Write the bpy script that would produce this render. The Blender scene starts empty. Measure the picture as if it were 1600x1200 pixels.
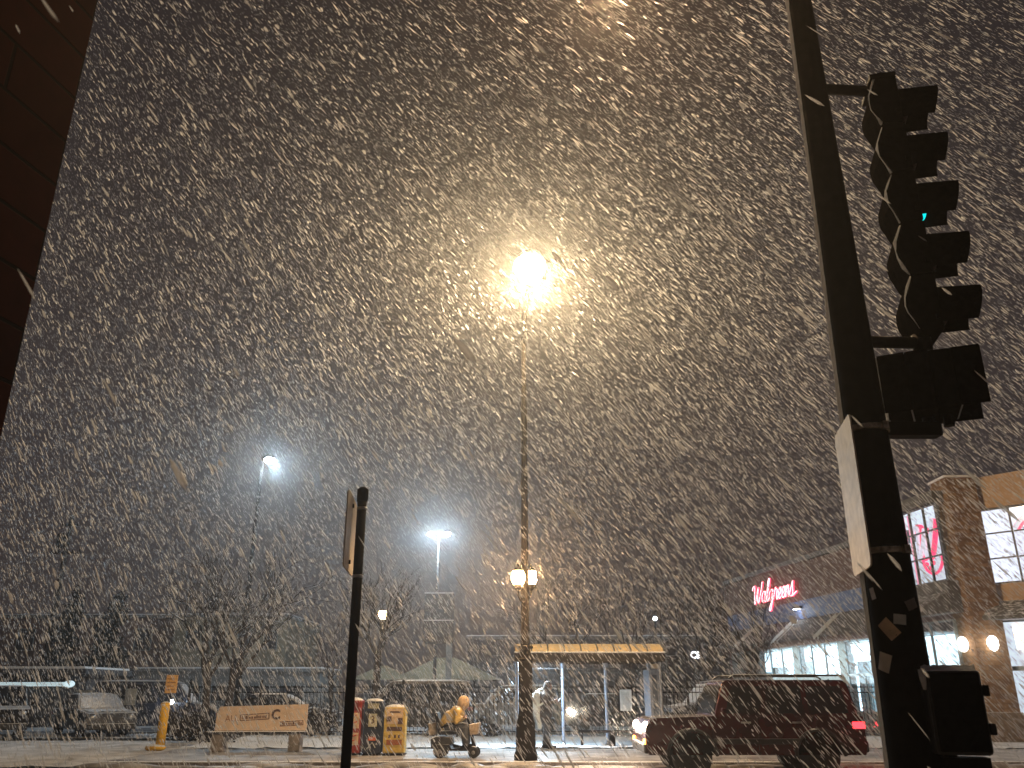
import bpy, bmesh, math, random
import numpy as np
from mathutils import Vector, Matrix
R = math.radians
random.seed(7)
SC = bpy.context.scene
COL = SC.collection

# ---------------------------------------------------------------- camera, sky, exposure
CAM_H, PITCH, FPX = 1.6, R(20.3), 1300.0
cd = bpy.data.cameras.new('camera')
cd.sensor_width = 36.0
cd.lens = FPX * 36.0 / 1600.0
cd.clip_start, cd.clip_end = 0.05, 1000
cd.dof.use_dof = True
cd.dof.focus_distance = 20.0
cd.dof.aperture_fstop = 6.0
cam = bpy.data.objects.new('camera', cd)
COL.objects.link(cam)
cam.location = (0, 0, CAM_H)
cam.rotation_euler = (R(90) + PITCH, 0, 0)
SC.camera = cam

world = bpy.data.worlds.new('World')
SC.world = world
world.use_nodes = True
wn = world.node_tree
bg = wn.nodes['Background']
bg.inputs['Strength'].default_value = 1.0
tc = wn.nodes.new('ShaderNodeTexCoord')
sep = wn.nodes.new('ShaderNodeSeparateXYZ')
ramp = wn.nodes.new('ShaderNodeValToRGB')
wn.links.new(tc.outputs['Generated'], sep.inputs[0])
wn.links.new(sep.outputs['Z'], ramp.inputs[0])
wn.links.new(ramp.outputs[0], bg.inputs['Color'])
ramp.color_ramp.elements[0].position = 0.0
ramp.color_ramp.elements[0].color = (0.042, 0.032, 0.031, 1)
ramp.color_ramp.elements[1].position = 0.75
ramp.color_ramp.elements[1].color = (0.018, 0.0145, 0.0155, 1)

SC.view_settings.view_transform = 'Standard'
SC.view_settings.look = 'None'
SC.view_settings.gamma = 1
SC.view_settings.exposure = 0.0
SC.render.film_transparent = False
cy = SC.cycles
cy.use_denoising = True
cy.max_bounces = 5
cy.diffuse_bounces = 2
cy.glossy_bounces = 2
cy.transmission_bounces = 4
cy.transparent_max_bounces = 12
cy.volume_bounces = 0
cy.caustics_reflective = False
cy.caustics_refractive = False
cy.sample_clamp_indirect = 3.0
cy.use_light_tree = True

SODIUM = (1.0, 0.70, 0.36)
AMBER = (1.0, 0.62, 0.32)
COOL = (0.66, 0.86, 1.0)

# ---------------------------------------------------------------- object helpers
def tag(o, label=None, cat=None, group=None, kind=None):
    if label: o['label'] = label
    if cat: o['category'] = cat
    if group: o['group'] = group
    if kind: o['kind'] = kind
    return o

def thing(name, label, cat, loc=(0, 0, 0), rz=0.0, group=None):
    o = bpy.data.objects.new(name, None)
    COL.objects.link(o)
    o.location = loc
    o.rotation_euler = (0, 0, rz)
    o.empty_display_size = 0.2
    return tag(o, label, cat, group)

def copy_tree(o, parent=None):
    c = o.copy()
    COL.objects.link(c)
    c.parent = parent
    for ch in list(o.children):
        copy_tree(ch, c)
    return c

class MB:
    def __init__(s):
        s.bm = bmesh.new()
        s.M = Matrix.Identity(4)
    def v(s, p):
        return s.bm.verts.new(s.M @ Vector(p))
    def face(s, vs):
        try: return s.bm.faces.new(vs)
        except ValueError: return None
    def box(s, x0, x1, y0, y1, z0, z1):
        c = [s.v((x, y, z)) for z in (z0, z1) for y in (y0, y1) for x in (x0, x1)]
        for f in ((0, 2, 3, 1), (4, 5, 7, 6), (0, 1, 5, 4), (2, 6, 7, 3), (0, 4, 6, 2), (1, 3, 7, 5)):
            s.face([c[i] for i in f])
        return s
    def cbox(s, c, d):
        return s.box(c[0] - d[0] / 2, c[0] + d[0] / 2, c[1] - d[1] / 2, c[1] + d[1] / 2, c[2] - d[2] / 2, c[2] + d[2] / 2)
    def loft(s, rings, close=True, caps=True):
        R_ = [[s.v(p) for p in r] for r in rings]
        n = len(R_[0])
        for a, b in zip(R_, R_[1:]):
            for i in range(n if close else n - 1):
                j = (i + 1) % n
                s.face([a[i], a[j], b[j], b[i]])
        if caps and close and n > 2:
            s.face(list(reversed(R_[0])))
            s.face(R_[-1])
        return s
    def tube(s, pts, rad, n=8, caps=True):
        pts = [Vector(p) for p in pts]
        if not hasattr(rad, '__len__'): rad = [rad] * len(pts)
        rings = []
        up = Vector((0, 0, 1))
        d0 = (pts[1] - pts[0]).normalized()
        if abs(d0.dot(up)) > 0.9: up = Vector((0, 1, 0))
        u = d0.cross(up).normalized()
        for i, p in enumerate(pts):
            a = pts[max(i - 1, 0)]; b = pts[min(i + 1, len(pts) - 1)]
            d = (b - a).normalized()
            u = (u - d * u.dot(d))
            if u.length < 1e-6: u = d.orthogonal()
            u.normalize()
            w = d.cross(u)
            rings.append([p + (u * math.cos(2 * math.pi * k / n) + w * math.sin(2 * math.pi * k / n)) * rad[i] for k in range(n)])
        return s.loft(rings, True, caps)
    def lathe(s, prof, c=(0, 0, 0), n=20, axis='z'):
        rings = []
        for r, z in prof:
            ring = []
            for k in range(n):
                a = 2 * math.pi * k / n
                x, y = r * math.cos(a), r * math.sin(a)
                if axis == 'z': ring.append((c[0] + x, c[1] + y, c[2] + z))
                elif axis == 'x': ring.append((c[0] + z, c[1] + x, c[2] + y))
                else: ring.append((c[0] + y, c[1] + z, c[2] + x))
            rings.append(ring)
        return s.loft(rings)
    def prism(s, poly, y0, y1, yf=None):
        """poly in (x,z); extruded along y; yf(z) scales half width."""
        a = [s.v((x, y0 if yf is None else -yf(z), z)) for x, z in poly]
        b = [s.v((x, y1 if yf is None else yf(z), z)) for x, z in poly]
        n = len(poly)
        fa = s.face(a); fb = s.face(list(reversed(b)))
        for i in range(n):
            j = (i + 1) % n
            s.face([a[j], a[i], b[i], b[j]])
        bmesh.ops.triangulate(s.bm, faces=[f for f in (fa, fb) if f])
        return s
    def sphere(s, c, r, seg=12, rings=8, sc=(1, 1, 1)):
        prof = []
        for i in range(rings + 1):
            a = -math.pi / 2 + math.pi * i / rings
            prof.append((max(math.cos(a) * r, 1e-4), math.sin(a) * r))
        rr = []
        for q, z in prof:
            rr.append([(c[0] + q * math.cos(2 * math.pi * k / seg) * sc[0], c[1] + q * math.sin(2 * math.pi * k / seg) * sc[1], c[2] + z * sc[2]) for k in range(seg)])
        return s.loft(rr)
    def capsule(s, a, b, ra, rb, n=10):
        a = Vector(a); b = Vector(b)
        s.tube([a, b], [ra, rb], n)
        s.sphere(a, ra, n, 6); s.sphere(b, rb, n, 6)
        return s
    def build(s, name, m, parent=None, bevel=0, smooth=False, loc=None, rz=None, matrix=None):
        bmesh.ops.recalc_face_normals(s.bm, faces=s.bm.faces[:])
        me = bpy.data.meshes.new(name)
        s.bm.to_mesh(me); s.bm.free()
        me.materials.append(m)
        o = bpy.data.objects.new(name, me)
        COL.objects.link(o)
        if smooth:
            for p in me.polygons: p.use_smooth = True
        if bevel:
            b = o.modifiers.new('bevel', 'BEVEL'); b.width = bevel; b.segments = 2; b.limit_method = 'ANGLE'; b.angle_limit = R(40)
        if parent is not None: o.parent = parent
        if matrix is not None: o.matrix_basis = matrix
        if loc is not None: o.location = loc
        if rz is not None: o.rotation_euler = (0, 0, rz)
        return o

def text_mesh(body, size, name, m, parent=None, matrix=None, extrude=0.003, bold=0.0, align='CENTER', shear=0.0):
    cu = bpy.data.curves.new(name, 'FONT')
    cu.body = body; cu.size = size; cu.extrude = extrude; cu.offset = bold
    cu.align_x = align; cu.align_y = 'CENTER'; cu.shear = shear; cu.resolution_u = 3
    t = bpy.data.objects.new(name, cu)
    COL.objects.link(t)
    bpy.context.view_layer.update()
    me = bpy.data.meshes.new_from_object(t.evaluated_get(bpy.context.evaluated_depsgraph_get()))
    bpy.data.objects.remove(t); bpy.data.curves.remove(cu)
    me.name = name
    me.materials.clear(); me.materials.append(m)
    o = bpy.data.objects.new(name, me)
    COL.objects.link(o)
    if parent is not None: o.parent = parent
    if matrix is not None: o.matrix_basis = matrix
    return o

def frame(origin, xd):
    """x along xd as the viewer reads, y into the wall, z up"""
    x = Vector((xd[0], xd[1], 0)).normalized()
    z = Vector((0, 0, 1)); y = z.cross(x)
    M = Matrix.Identity(4)
    for i in range(3):
        M[i][0], M[i][1], M[i][2], M[i][3] = x[i], y[i], z[i], origin[i]
    return M
# text lies in its own xy plane: stand it up so its x = frame x, y = frame z, facing -y
def on_wall(x, y, z):
    return Matrix.Translation((x, y, z)) @ Matrix.Rotation(R(90), 4, 'X')

# ---------------------------------------------------------------- materials
def mat(name, color, rough=0.7, var=0.25, scale=6.0, snow=0.0, metal=0.0, bump=0.0, spec=0.5, coat=0.0, color2=None, stretch=None):
    m = bpy.data.materials.new(name); m.use_nodes = True
    nt = m.node_tree; b = nt.nodes['Principled BSDF']
    b.inputs['Roughness'].default_value = rough
    b.inputs['Metallic'].default_value = metal
    b.inputs['Specular IOR Level'].default_value = spec
    if coat: b.inputs['Coat Weight'].default_value = coat
    t = nt.nodes.new('ShaderNodeTexCoord')
    no = nt.nodes.new('ShaderNodeTexNoise'); no.inputs['Scale'].default_value = scale; no.inputs['Detail'].default_value = 6
    src = t.outputs['Object']
    if stretch:
        mp = nt.nodes.new('ShaderNodeMapping'); mp.inputs['Scale'].default_value = stretch
        nt.links.new(src, mp.inputs[0]); src = mp.outputs[0]
    nt.links.new(src, no.inputs['Vector'])
    mix = nt.nodes.new('ShaderNodeMix'); mix.data_type = 'RGBA'
    c2 = color2 or tuple(c * (1 - var) for c in color)
    mix.inputs[6].default_value = (*c2, 1)
    mix.inputs[7].default_value = (*(color if color2 else tuple(min(c * (1 + var), 1) for c in color)), 1)
    cr = nt.nodes.new('ShaderNodeMapRange'); cr.inputs[1].default_value = 0.35; cr.inputs[2].default_value = 0.65
    nt.links.new(no.outputs[0], cr.inputs[0]); nt.links.new(cr.outputs[0], mix.inputs[0])
    out = mix.outputs[2]
    if snow > 0:
        g = nt.nodes.new('ShaderNodeNewGeometry'); sp = nt.nodes.new('ShaderNodeSeparateXYZ')
        nt.links.new(g.outputs['Normal'], sp.inputs[0])
        n2 = nt.nodes.new('ShaderNodeTexNoise'); n2.inputs['Scale'].default_value = 9; n2.inputs['Detail'].default_value = 4
        nt.links.new(t.outputs['Object'], n2.inputs['Vector'])
        ad = nt.nodes.new('ShaderNodeMath'); ad.operation = 'MULTIPLY_ADD'; ad.inputs[1].default_value = 0.9
        nt.links.new(n2.outputs[0], ad.inputs[0]); nt.links.new(sp.outputs['Z'], ad.inputs[2])
        mr = nt.nodes.new('ShaderNodeMapRange'); mr.inputs[1].default_value = 1.45 - snow; mr.inputs[2].default_value = 1.6 - snow
        nt.links.new(ad.outputs[0], mr.inputs[0])
        m2 = nt.nodes.new('ShaderNodeMix'); m2.data_type = 'RGBA'
        m2.inputs[7].default_value = (0.78, 0.78, 0.8, 1)
        nt.links.new(mr.outputs[0], m2.inputs[0]); nt.links.new(out, m2.inputs[6]); out = m2.outputs[2]
    nt.links.new(out, b.inputs['Base Color'])
    if bump:
        bp = nt.nodes.new('ShaderNodeBump'); bp.inputs['Strength'].default_value = bump; bp.inputs['Distance'].default_value = 0.03
        nt.links.new(no.outputs[0], bp.inputs['Height']); nt.links.new(bp.outputs[0], b.inputs['Normal'])
    return m

def emit(name, color, strength, var=0.0, scale=4.0):
    m = bpy.data.materials.new(name); m.use_nodes = True
    nt = m.node_tree; b = nt.nodes['Principled BSDF']
    b.inputs['Base Color'].default_value = (*[c * 0.6 for c in color], 1)
    b.inputs['Emission Color'].default_value = (*color, 1)
    b.inputs['Emission Strength'].default_value = strength
    if var:
        no = nt.nodes.new('ShaderNodeTexNoise'); no.inputs['Scale'].default_value = scale
        mr = nt.nodes.new('ShaderNodeMapRange'); mr.inputs[1].default_value = .35; mr.inputs[2].default_value = .65
        mr.inputs[3].default_value = strength * (1 - var); mr.inputs[4].default_value = strength * (1 + var)
        nt.links.new(no.outputs[0], mr.inputs[0]); nt.links.new(mr.outputs[0], b.inputs['Emission Strength'])
    return m

def glass(name, tint=(0.8, 0.9, 0.95), gloss=0.12):
    m = bpy.data.materials.new(name); m.use_nodes = True
    nt = m.node_tree; nt.nodes.clear()
    o = nt.nodes.new('ShaderNodeOutputMaterial'); mx = nt.nodes.new('ShaderNodeMixShader')
    tr = nt.nodes.new('ShaderNodeBsdfTransparent'); gl = nt.nodes.new('ShaderNodeBsdfGlossy')
    tr.inputs[0].default_value = (*tint, 1); gl.inputs['Roughness'].default_value = 0.08
    mx.inputs[0].default_value = gloss
    nt.links.new(tr.outputs[0], mx.inputs[1]); nt.links.new(gl.outputs[0], mx.inputs[2]); nt.links.new(mx.outputs[0], o.inputs[0])
    return m

M = {}
M['black_metal'] = mat('black_metal', (0.006, 0.005, 0.005), 0.6, 0.4, 14, 0.0, 0.0, 0.15, 0.05)
M['black_snowy'] = mat('black_snowy', (0.014, 0.012, 0.012), 0.6, 0.4, 14, 0.3, 0.0, 0.15, 0.2)
M['lamp_iron'] = mat('lamp_iron', (0.010, 0.008, 0.007), 0.9, 0.6, 22, 0.1, 0.0, 0.2, 0.05)
M['dark_plastic'] = mat('dark_plastic', (0.008, 0.007, 0.007), 0.45, 0.3, 20, 0.3, 0, 0.15)
M['signal_black'] = mat('signal_black', (0.010, 0.009, 0.009), 0.9, 0.3, 20, 0, 0, 0.2, 0.0)
M['hood_plastic'] = mat('hood_plastic', (0.008, 0.007, 0.007), 0.6, 0.4, 25, 0.0, 0, 0.2, 0.0)
M['steel'] = mat('steel', (0.45, 0.46, 0.48), 0.35, 0.2, 20, 0, 0.8)
M['snow'] = mat('snow', (0.78, 0.78, 0.8), 0.75, 0.1, 18, 0, 0, 0.6)
M['old_snow'] = mat('old_snow', (0.62, 0.60, 0.60), 0.8, 0.3, 1.2, 0, 0, 0.8)
M['slush'] = mat('slush', (0.50, 0.47, 0.46), 0.5, 0.5, 1.6, 0, 0, 0.8, color2=(0.16, 0.145, 0.14))
M['lot'] = mat('lot', (0.55, 0.55, 0.57), 0.6, 0.5, 0.5, 0, 0, 0.6, color2=(0.14, 0.14, 0.15))
M['wet_asphalt'] = mat('wet_asphalt', (0.36, 0.33, 0.31), 0.4, 0.5, 0.9, 0, 0, 0.9, color2=(0.06, 0.055, 0.05), stretch=(0.25, 2.2, 1))
M['concrete'] = mat('concrete', (0.24, 0.21, 0.19), 0.85, 0.3, 8, 0.5, 0, 0.3)
M['bark'] = mat('bark', (0.035, 0.027, 0.023), 0.9, 0.4, 12, 0.33, 0, 0.5)
M['needles'] = mat('needles', (0.014, 0.016, 0.013), 0.9, 0.5, 3)
M['hedge'] = mat('hedge', (0.035, 0.026, 0.02), 0.9, 0.5, 3, 0.15)
M['sign_back'] = mat('sign_back', (0.55, 0.5, 0.42), 0.5, 0.15, 14, 0, 0.0, 0.1)
M['yellow'] = mat('yellow', (0.75, 0.42, 0.02), 0.6, 0.2, 10, 0.4)
M['orange_sign'] = mat('orange_sign', (0.72, 0.42, 0.15), 0.6, 0.25, 30)
M['ad_board'] = mat('ad_board', (0.70, 0.54, 0.41), 0.6, 0.08, 5)
M['ink'] = mat('ink', (0.10, 0.055, 0.045), 0.6, 0.2, 20)
M['tyre'] = mat('tyre', (0.02, 0.02, 0.02), 0.85, 0.3, 30, 0.15, 0, 0.4)
M['rim'] = mat('rim', (0.3, 0.3, 0.31), 0.4, 0.2, 20, 0, 0.7)
M['skin'] = mat('skin', (0.36, 0.22, 0.16), 0.6, 0.1, 20)
M['dark_cloth'] = mat('dark_cloth', (0.05, 0.04, 0.035), 0.9, 0.3, 30, 0.0, 0, 0.4)
M['trousers'] = mat('trousers', (0.06, 0.065, 0.075), 0.9, 0.3, 30, 0.2, 0, 0.4)
M['pale_cloth'] = mat('pale_cloth', (0.80, 0.86, 0.84), 0.85, 0.12, 20, 0, 0, 0.4)
M['yellow_cloth'] = mat('yellow_cloth', (0.50, 0.34, 0.10), 0.7, 0.2, 16, 0.25, 0, 0.4)
M['orange_cloth'] = mat('orange_cloth', (0.55, 0.38, 0.22), 0.8, 0.15, 16, 0.2, 0, 0.4)
M['car_glass'] = mat('car_glass', (0.012, 0.013, 0.016), 0.12, 0.5, 3, 0, 0, 0, 0.8)
M['car_trim'] = mat('car_trim', (0.03, 0.03, 0.032), 0.5, 0.3, 20, 0.35)
M['glass'] = glass('glass')
M['shelter_glass'] = glass('shelter_glass', (0.86, 0.93, 0.96), 0.05)
M['stone'] = mat('stone', (0.20, 0.145, 0.10), 0.85, 0.35, 10, 0.25, 0, 0.5)
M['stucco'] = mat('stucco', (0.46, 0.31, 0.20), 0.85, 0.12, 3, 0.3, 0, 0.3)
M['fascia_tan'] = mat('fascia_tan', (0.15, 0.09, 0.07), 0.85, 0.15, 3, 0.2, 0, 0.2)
M['fascia_blue'] = mat('fascia_blue', (0.10, 0.14, 0.26), 0.6, 0.15, 3, 0.1)
M['awning'] = mat('awning', (0.10, 0.095, 0.09), 0.85, 0.25, 6, 0.1, 0, 0.3)
M['awning_edge'] = mat('awning_edge', (0.62, 0.66, 0.66), 0.6, 0.1, 6)
M['mullion'] = mat('mullion', (0.20, 0.24, 0.25), 0.5, 0.15, 10)
M['dark_mullion'] = mat('dark_mullion', (0.07, 0.075, 0.08), 0.5, 0.15, 10)
M['inner_wall'] = mat('inner_wall', (0.6, 0.66, 0.68), 0.8, 0.1, 2)
M['goods'] = mat('goods', (0.20, 0.32, 0.36), 0.7, 0.8, 7, color2=(0.5, 0.5, 0.5))
M['cream_wall'] = mat('cream_wall', (0.26, 0.22, 0.15), 0.9, 0.2, 0.5)  # cream stucco made lighter and yellower to stand for lamplight on it
M['brown_wall'] = mat('brown_wall', (0.17, 0.105, 0.085), 0.9, 0.3, 0.4)
M['dark_wall'] = mat('dark_wall', (0.055, 0.052, 0.055), 0.9, 0.3, 0.4)
M['grey_wall'] = mat('grey_wall', (0.17, 0.17, 0.165), 0.9, 0.2, 0.4, 0.5)
M['dark_pane'] = mat('dark_pane', (0.02, 0.02, 0.025), 0.3, 0.3, 4)
M['paper'] = mat('paper', (0.52, 0.54, 0.52), 0.7, 0.15, 9)
M['shelter_frame'] = mat('shelter_frame', (0.30, 0.36, 0.46), 0.4, 0.15, 10, 0.0, 0.3)
M['roof_panel'] = mat('roof_panel', (0.66, 0.50, 0.28), 0.6, 0.1, 10, 0, 0, 0.2)  # yellow lamplight on the snowy roof put into the colour
M['box_red'] = mat('box_red', (0.30, 0.03, 0.02), 0.5, 0.3, 10, 0.25)
M['box_blue'] = mat('box_blue', (0.02, 0.028, 0.05), 0.5, 0.3, 10, 0.25)
M['box_yellow'] = mat('box_yellow', (0.60, 0.43, 0.10), 0.55, 0.2, 10, 0.25)
M['poster_beige'] = mat('poster_beige', (0.62, 0.46, 0.30), 0.6, 0.2, 12)
M['red_ink'] = mat('red_ink', (0.55, 0.06, 0.03), 0.6, 0.2, 12)
M['screen'] = emit('screen', (0.75, 0.85, 1.0), 2.5)
M['lens_off'] = mat('lens_off', (0.05, 0.02, 0.015), 0.3, 0.2, 10)

def crust_mat():
    m = bpy.data.materials.new('snow_crust'); m.use_nodes = True; nt = m.node_tree; nt.nodes.clear()
    o = nt.nodes.new('ShaderNodeOutputMaterial'); df = nt.nodes.new('ShaderNodeBsdfDiffuse'); tl = nt.nodes.new('ShaderNodeBsdfTranslucent'); mx = nt.nodes.new('ShaderNodeMixShader')
    df.inputs[0].default_value = (.85, .86, .88, 1); tl.inputs[0].default_value = (.85, .86, .88, 1); mx.inputs[0].default_value = .5
    nt.links.new(df.outputs[0], mx.inputs[1]); nt.links.new(tl.outputs[0], mx.inputs[2]); nt.links.new(mx.outputs[0], o.inputs[0])
    return m
M['crust'] = crust_mat()
def brick_mat(name, c1, c2, mortar, scale_w, scale_h, rough=0.75, msize=0.008):
    m = bpy.data.materials.new(name); m.use_nodes = True
    nt = m.node_tree; b = nt.nodes['Principled BSDF']; b.inputs['Roughness'].default_value = rough; b.inputs['Specular IOR Level'].default_value = .12
    t = nt.nodes.new('ShaderNodeTexCoord'); mp = nt.nodes.new('ShaderNodeMapping')
    mp.inputs['Rotation'].default_value = (R(90), 0, 0)
    # object coords: x along wall, z up -> use x,z
    sx = nt.nodes.new('ShaderNodeSeparateXYZ'); cx = nt.nodes.new('ShaderNodeCombineXYZ')
    nt.links.new(t.outputs['Object'], sx.inputs[0])
    ad = nt.nodes.new('ShaderNodeMath'); ad.operation = 'ADD'
    nt.links.new(sx.outputs['X'], ad.inputs[0]); nt.links.new(sx.outputs['Y'], ad.inputs[1])
    nt.links.new(ad.outputs[0], cx.inputs[0]); nt.links.new(sx.outputs['Z'], cx.inputs[1])
    br = nt.nodes.new('ShaderNodeTexBrick'); br.inputs['Scale'].default_value = 1
    br.inputs['Brick Width'].default_value = scale_w; br.inputs['Row Height'].default_value = scale_h
    br.inputs['Mortar Size'].default_value = msize; br.inputs['Mortar Smooth'].default_value = 0.2
    br.inputs['Color1'].default_value = (*c1, 1); br.inputs['Color2'].default_value = (*c2, 1); br.inputs['Mortar'].default_value = (*mortar, 1)
    nt.links.new(cx.outputs[0], br.inputs['Vector'])
    no = nt.nodes.new('ShaderNodeTexNoise'); no.inputs['Scale'].default_value = 12; nt.links.new(t.outputs['Object'], no.inputs['Vector'])
    mx = nt.nodes.new('ShaderNodeMix'); mx.data_type = 'RGBA'; mx.blend_type = 'MULTIPLY'; mx.inputs[0].default_value = 0.6
    nt.links.new(br.outputs['Color'], mx.inputs[6]); nt.links.new(no.outputs[0], mx.inputs[7])
    nt.links.new(mx.outputs[2], b.inputs['Base Color'])
    bp = nt.nodes.new('ShaderNodeBump'); bp.inputs['Strength'].default_value = 0.8; bp.inputs['Distance'].default_value = 0.02; bp.invert = True
    nt.links.new(br.outputs['Fac'], bp.inputs['Height']); nt.links.new(bp.outputs[0], b.inputs['Normal'])
    return m
M['brick'] = brick_mat('brick', (0.075, 0.012, 0.007), (0.045, 0.008, 0.005), (0.008, 0.003, 0.002), 0.62, 0.2)
M['stone_block'] = brick_mat('stone_block', (0.42, 0.26, 0.14), (0.24, 0.14, 0.08), (0.2, 0.12, 0.07), 0.42, 0.14, 0.9, 0.006)

def point(name, loc, color, power, radius, parent=None, spread=None):
    l = bpy.data.lights.new(name, 'POINT'); l.color = color; l.energy = power; l.shadow_soft_size = radius
    if spread:      # luminaire photometry: output by angle from straight down (0) to straight up (1)
        l.use_nodes = True; nt = l.node_tree; em = nt.nodes['Emission']
        tc_ = nt.nodes.new('ShaderNodeTexCoord'); sp = nt.nodes.new('ShaderNodeSeparateXYZ'); mr = nt.nodes.new('ShaderNodeMapRange')
        mr.inputs[1].default_value = -1; mr.inputs[2].default_value = 1
        cr = nt.nodes.new('ShaderNodeValToRGB'); e = cr.color_ramp.elements
        e[0].position = 0; e[0].color = (spread[0][1],) * 3 + (1,); e[1].position = 1; e[1].color = (spread[-1][1],) * 3 + (1,)
        for p_, v_ in spread[1:-1]:
            q = e.new(p_); q.color = (v_,) * 3 + (1,)
        nt.links.new(tc_.outputs['Normal'], sp.inputs[0]); nt.links.new(sp.outputs['Z'], mr.inputs[0]); nt.links.new(mr.outputs[0], cr.inputs[0]); nt.links.new(cr.outputs[0], em.inputs['Strength'])
    o = bpy.data.objects.new(name, l); COL.objects.link(o); o.location = loc
    if parent: o.parent = parent
    return o

COBRA = ((0, .12), (.17, .28), (.27, .95), (.5, .8), (.7, .55), (1, .4))
# ================================================================ THE GROUND
def sheet(name, x0, x1, y0, y1, z, m, sub=0, amp=0.0, seed=1):
    b = MB()
    if not sub:
        b.face([b.v((x0, y0, z)), b.v((x1, y0, z)), b.v((x1, y1, z)), b.v((x0, y1, z))])
    else:
        nx, ny = max(1, int((x1 - x0) / sub)), max(1, int((y1 - y0) / sub))
        rr = random.Random(seed)
        g = [[b.v((x0 + (x1 - x0) * i / nx, y0 + (y1 - y0) * j / ny, z + rr.random() * amp)) for i in range(nx + 1)] for j in range(ny + 1)]
        for j in range(ny):
            for i in range(nx):
                b.face([g[j][i], g[j][i + 1], g[j + 1][i + 1], g[j + 1][i]])
    o = b.build(name, m, smooth=bool(sub)); o['kind'] = 'structure'
    return o
KERB = 20.3
sheet('ground', -170, 170, -60, 200, -0.03, M['lot'])
sheet('road', -90, 90, 3.2, KERB, 0.0, M['wet_asphalt'])
b = MB(); b.box(-9.2, 60, KERB - 0.0, KERB + 0.16, -0.02, 0.135); b.box(-60, -19, KERB, KERB + 0.16, -0.02, 0.135)
o = b.build('kerb', M['concrete'], bevel=0.02); o['kind'] = 'structure'
def slab(name, x0, x1, y0, y1, top, m):
    b = MB(); b.box(x0, x1, y0, y1, -0.025, top); o = b.build(name, m); o['kind'] = 'structure'; return o
slab('sidewalk', -9.2, 60, KERB + 0.163, 25.0, 0.125, M['slush'])
slab('near_sidewalk', -40, 40, -8, 3.2, 0.13, M['slush'])
sheet('verge', -9.2, 13.9, 25.0, 31.8, 0.13, M['snow'], 0.35, 0.05, 3)
sheet('store_forecourt', 13.9, 60, 25.0, 40, 0.13, M['old_snow'], 0.5, 0.03, 5)
sheet('driveway', -60, -9.2, 20.3, 30.5, 0.02, M['old_snow'], 0.5, 0.05, 4)
sheet('parking_lot', -60, 13.8, 32.2, 62, 0.05, M['lot'])
b = MB()   # ridges of slush thrown along the kerb
rr = random.Random(5)
for side in ((KERB - 0.35, 0.10), (KERB + 0.55, 0.12)):
    x = -9.0
    while x < 24:
        w = rr.uniform(0.3, 0.9)
        b.sphere((x, side[0] + rr.uniform(-.12, .12), side[1] - 0.08), 1, 8, 6, (w, rr.uniform(.12, .28), rr.uniform(.06, .13)))
        x += rr.uniform(0.3, 0.8)
tag(b.build('slush_ridge', M['slush'], smooth=True), kind='stuff')

# ================================================================ NEAR THINGS
# brick wall corner on the left
th = thing('brick_wall', 'dark red brick wall rising out of the picture at its left edge', 'wall', (-1.728, 2.7, 0), 0)
a = math.atan2(-1.0, -0.217)
Fm = Matrix.Rotation(a, 4, 'Z')
b = MB(); b.box(0, 3.4, 0.0, -0.45, 0.1, 8.0)
ob = b.build('masonry', M['brick'], th, matrix=Fm)
b = MB(); b.box(-0.01, 3.42, 0.01, -0.47, 8.0, 8.12); b.build('coping', M['concrete'], th, matrix=Fm)

# -------- signal pole, right
PX, PY = 2.0, 4.5
def prad(z): return 0.138 - 0.0124 * max(z - 1.0, 0) if z < 6.1 else 0.0748 - 0.006 * (z - 6.1)
def street_arm(parent, p0, p1, rise, r):
    pts = []
    for i in range(9):
        t = i / 8
        p = Vector(p0).lerp(Vector(p1), t); p.z = p0[2] + (p1[2] - p0[2]) * math.sin(t * math.pi / 2)
        pts.append(p)
    b = MB(); b.tube(pts, [r * (1 - 0.35 * i / 8) for i in range(9)], 10)
    return b.build('arm', M['black_metal'], parent, smooth=True)
def cobra_head(parent, loc, yaw, lens_m, color, power, radius=0.12, size=1.0, spread=None):
    h = MB()
    s = size
    rings = []
    for x, w, zt, zb in ((-.12, .05, .04, -.04), (0, .09, .08, -.05), (.2, .17, .13, -.03), (.45, .2, .12, -.02), (.66, .13, .07, -.01), (.74, .03, .02, 0)):
        rings.append([(x * s, w * s * math.cos(k * math.pi / 6), (zt if math.sin(k * math.pi / 6) >= 0 else -zb) * s * math.sin(k * math.pi / 6)) for k in range(12)])
    h.loft(rings)
    ho = h.build('housing', M['black_metal'], parent, smooth=True, loc=loc, rz=yaw)
    l = MB(); l.sphere((0.40 * s, 0, -0.06 * s), 0.21 * s, 18, 10, (1.15, 1, 0.85))
    l.build('lens', lens_m, ho, smooth=True)
    d = Vector((math.cos(yaw), math.sin(yaw), 0))
    pl = Vector(loc) + d * 0.40 * s + Vector((0, 0, -0.38 * s))
    point('lamp_light', pl, color, power, radius, parent, spread)

sl = thing('signal_pole', 'black tapering traffic signal pole with snow stuck to its left edge', 'pole', (PX, PY, 0))
b = MB()
zs = [0.13, 0.5, 1.0, 2, 3, 4, 5, 6.1, 7.5, 8.3]
b.tube([(0, 0, z) for z in zs], [prad(z) for z in zs], 28)
b.lathe([(0.24, 0.13), (0.24, 0.3), (0.19, 0.42), (0.16, 0.5)])
b.build('shaft', M['black_metal'], sl, smooth=True)
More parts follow.
